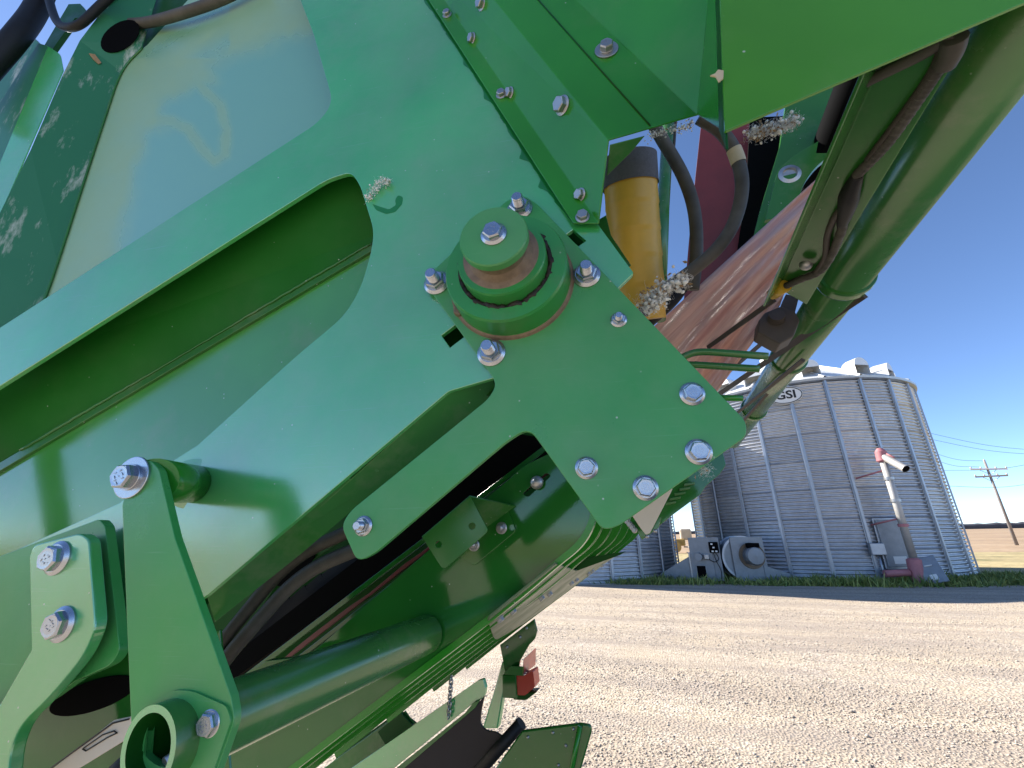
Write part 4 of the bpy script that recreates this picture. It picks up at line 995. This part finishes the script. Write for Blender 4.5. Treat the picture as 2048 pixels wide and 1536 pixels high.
# chute and slotted guard behind the pivot plate
slab('rear_guard', [(1262, 1030), (1300, 930), (1440, 850), (1446, 905), (1452, 930, 3), (1440, 948), (1412, 972), (1402, 988), (1345, 1030), (1305, 1062), (1290, 1050)], Y(1.45), .01, M_GLOSS, HV)
for k in range(5):
    x, y = 1330 + k * 9.5, 1005 - k * 9.5; slab('guard_fin', [(x, y), (x + 22, y - 3), (x + 22, y + 1), (x, y + 5)], Y(1.44), .012, M_OLIVE, HV)
slab('chute_plate', [(1262, 1028), (1340, 972), (1345, 978), (1300, 1066), (1292, 1070, 4), (1280, 1055)], Y(1.2), .006, M_LABEL, HV)
cp = slab('chute_bracket', [(1262, 1045), (1284, 1080), (1318, 1055), (1322, 1035), (1300, 1030)], Y(1.24), .006, M_GLOSS, HV)
bolt(1294, 1073, Y(1.24), 4, cp, 'dome', steel=True); bolt(1310, 1062, Y(1.24), 4, cp, 'dome', steel=True)
for k in range(4): bolt3(at(1254 + k * 5, 1042 + k * 6, 1.23), (-.3, -1, 0), .008, cp, 'small', True)

# ---- 12 tail lamp bracket on the far side
TL = 3.2
lbk = slab('lamp_bracket', [(1000, 1290), (1068, 1238), (1074, 1262), (1070, 1278, 6), (1058, 1290), (1040, 1322), (1036, 1345), (1010, 1345), (1006, 1322)], Y(TL), .02, M_GLOSS, HV)
for px, py in ((1053, 1256), (1040, 1274), (1014, 1294)): bolt(px, py, Y(TL), 3, lbk, 'dome', steel=True)
slab('lamp_post', [(1004, 1322), (1020, 1325), (1008, 1385), (996, 1458), (964, 1458), (985, 1390)], Y(TL + .1), .06, M_PLATE, HV, bevel=.012)
slab('lamp_hood', [(1008, 1345), (1022, 1332), (1048, 1334), (1046, 1352), (1010, 1349)], Y(TL - .05), .01, M_OLIVE, HV)
slab('reflector_plate', [(1046, 1350), (1048, 1318, 3), (1072, 1296, 2), (1071, 1330)], P3(at(1046, 1350, TL - .05), at(1048, 1318, TL - .05), at(1072, 1296, TL + .25)), .004, M_REFL, HV)
lh = slab('lamp_housing', [(1004, 1350), (1032, 1350), (1034, 1398, 4), (1005, 1396)], Y(TL - .05), .14, M_GLOSS, HV, bevel=.006)
slab('lamp_tray', [(1026, 1392), (1046, 1386), (1074, 1384), (1052, 1401, 4), (1026, 1400)], Y(TL), .10, M_DARK, lh, bevel=.006)
slab('lamp_lens', [(1032, 1352), (1048, 1351, 2), (1066, 1342, 3), (1070, 1374, 3), (1050, 1391, 3), (1032, 1390)], Y(TL - .04), .12, M_LENS, lh, bevel=.012)
# ---- 13 lower gate: lit pan, rubber flap, chain, corner panel
GY = 2.35
slab('gate_rail', [(640, 1580), (955, 1362), (966, 1358, 3), (971, 1376), (968, 1396, 10), (945, 1408), (760, 1560)], Y(GY), .03, M_PLATE, HV)
slab('gate_rail_lip', [(760, 1562), (930, 1426), (946, 1406), (960, 1400), (950, 1416), (775, 1565)], Y(GY - .02), .01, M_OLIVE, HV)
slab('rubber_flap', [(770, 1570), (950, 1412), (969, 1392), (962, 1420, 20), (960, 1448, 10), (972, 1462, 10), (990, 1464), (1010, 1476), (1016, 1474), (1000, 1500), (940, 1580)], Y(GY - .01), .012, M_NAVY, HV)
tube('black_bar', [at(1043, 1446, GY - .1), at(955, 1545, GY - .1)], .027, M_RUBBER, HV, 14, curve=False)
slab('gate_floor', [(560, 1600), (780, 1440), (810, 1422), (826, 1446), (840, 1458), (720, 1560), (690, 1600)], Y(GY + .3), .01, M_OLIVE, HV)
slab('gate_back', [(540, 1640), (690, 1500), (800, 1420), (845, 1456), (720, 1590)], Y(GY + .6), .01, M_DARK, HV)
slab('gate_bracket', [(755, 1464), (800, 1424, 3), (822, 1448), (838, 1456), (800, 1495), (772, 1492)], Y(GY + .28), .01, M_DARK, HV)
slab('lit_pan', [(690, 1556), (770, 1492), (800, 1474), (806, 1490), (740, 1545), (710, 1570)], P3(at(690, 1556, GY + .3), at(800, 1474, GY + .3), at(740, 1545, GY + .1)), .004, M_SHIELD, HV)
crn = slab('corner_panel', [(1044, 1462), (1160, 1447, 3), (1181, 1450, 6), (1184, 1462, 6), (1150, 1580), (960, 1580)], Y(GY - .15), .02, M_GLOSS, HV, bevel=.006)
tube('corner_bead', [at(1160, 1452, GY - .16), at(1135, 1580, GY - .16)], .010, M_COVER, crn, 8, curve=False)
for px, py in ((1147, 1458), (1106, 1465), (1056, 1474), (1132, 1491), (1117, 1530)): bolt(px, py, Y(GY - .15), 3, crn, 'dome', steel=True)
cq = [at(903, 1352, GY - .02), at(897, 1436, GY - .02)]
for k in range(11):
    p0 = cq[0].lerp(cq[1], (k + .0) / 11); p1 = cq[0].lerp(cq[1], (k + 1.25) / 11); d = (p1 - p0); s = (Vector((1, 0, 0)) if k % 2 else Vector((0, 1, 0))) * .009
    lp = [p0 - s, p0 - s * .6 - d * .08, p0 + s * .6 - d * .08, p0 + s, p1 + s, p1 + s * .6, p1 - s * .6, p1 - s, p0 - s]
    tube('chain_link', lp, .0035, M_STEEL, HV, 6, curve=False)

# ================================================================== LOOSE COTTON AND TRASH
def tuft(name, pts, rad, n, label, trash=.1, blob=True):
    """fibrous cotton: fine curled strands round a path, with a few bits of leaf"""
    c = sum(pts, Vector()) / len(pts); V, Fc = [], []; path = crom(pts, 12) if len(pts) > 1 else [pts[0]] * 3
    for i in range(n):
        o = random.choice(path) + Vector([random.gauss(0, rad * .42) for _ in range(3)]); d = Vector([random.gauss(0, 1) for _ in range(3)]).normalized(); L = rad * random.uniform(.4, 1.1)
        q = [o]
        for k in range(7):
            d = (d + Vector([random.gauss(0, .75) for _ in range(3)])).normalized(); q.append(q[-1] + d * L / 7)
        vs, fs = tube_geo(q, rad * random.uniform(.006, .014), 3, False); b = len(V); V += vs; Fc += [tuple(x + b for x in f) for f in fs]
    t = thing(name, c, label, 'cotton')
    mesh('lint_fibres', V, Fc, M_COTTON, t, smooth=True, kind='stuff')
    if blob:
        bm = bmesh.new()
        for k in range(len(pts) * 30):
            o = random.choice(path) + Vector([random.gauss(0, rad * .5) for _ in range(3)]); g = bmesh.ops.create_icosphere(bm, subdivisions=2, radius=rad * random.uniform(.06, .22), matrix=Matrix.Translation(o))
            for v in g['verts']: v.co += (v.co - o) * (.45 * mnoise.noise(v.co * (5 / rad)) + random.uniform(-.12, .12))
        me = bpy.data.meshes.new('lint_clump'); bm.to_mesh(me); bm.free(); me.polygons.foreach_set('use_smooth', [True] * len(me.polygons)); me.materials.append(M_COTTON); link('lint_clump', me, t)
    for k in range(int(n * trash * .2)):
        o = random.choice(path) + Vector([random.gauss(0, rad * .5) for _ in range(3)]); a = Vector([random.gauss(0, 1) for _ in range(3)]).normalized() * rad * .3; b = a.cross(Vector([random.gauss(0, 1) for _ in range(3)])).normalized() * rad * .15
        mesh('leaf_bit', [o - a, o + b, o + a, o - b], [(0, 1, 2, 3)], M_TRASH, t, solid=.0006)
    return t
tuft('cotton_tuft', [PL(738, 402, -.008), PL(752, 385, -.010), PL(768, 368, -.012), PL(780, 372, -.010)], .011, 600, 'small curl of white cotton stuck beside the rounded slot end')
tuft('cotton_tuft', [at(1285, 610, 1.02), at(1310, 592, 1.02), at(1340, 570, 1.01), at(1372, 560, 1.02)], .026, 700, 'stringy white cotton snagged on the hose below the yellow roll', .35, True)
tuft('cotton_tuft', [at(1300, 618, 1.01), at(1325, 590, 1.01)], .022, 260, 'dense lump of cotton wedged between the yellow roll and pink film', .2)
tuft('cotton_tuft', [at(1500, 268, .86), at(1530, 262, .86), at(1562, 252, .86), at(1590, 240, .86)], .017, 900, 'trashy cotton packed under the lower edge of the side shield', .5)
tuft('cotton_tuft', [at(1300, 272, .90), at(1328, 262, .90), at(1360, 256, .90), at(1385, 250, .90)], .012, 260, 'dirty cotton caught under the open end of the folded cover', .6)
tuft('cotton_wisp', [PV(1418, 932, .02), PV(1412, 944, .02)], .012, 120, 'thin cotton wisp hanging from the lower corner of the pivot plate', .2, False)
tuft('cotton_wisp', [PL(872, 600, -.004), PL(890, 612, -.004)], .008, 70, 'faint cotton wisp lying left of the hub base', 0, False)
lp_ = C(.452)
lf = slab('dry_leaf', [(1420, 150), (1430, 146), (1436, 138), (1448, 140), (1447, 156), (1438, 163), (1432, 152)], lp_, .003, M_TAN, None, bevel=.001); tag(lf, 'pale dry leaf caught in the gap beside the side shield', 'leaf')
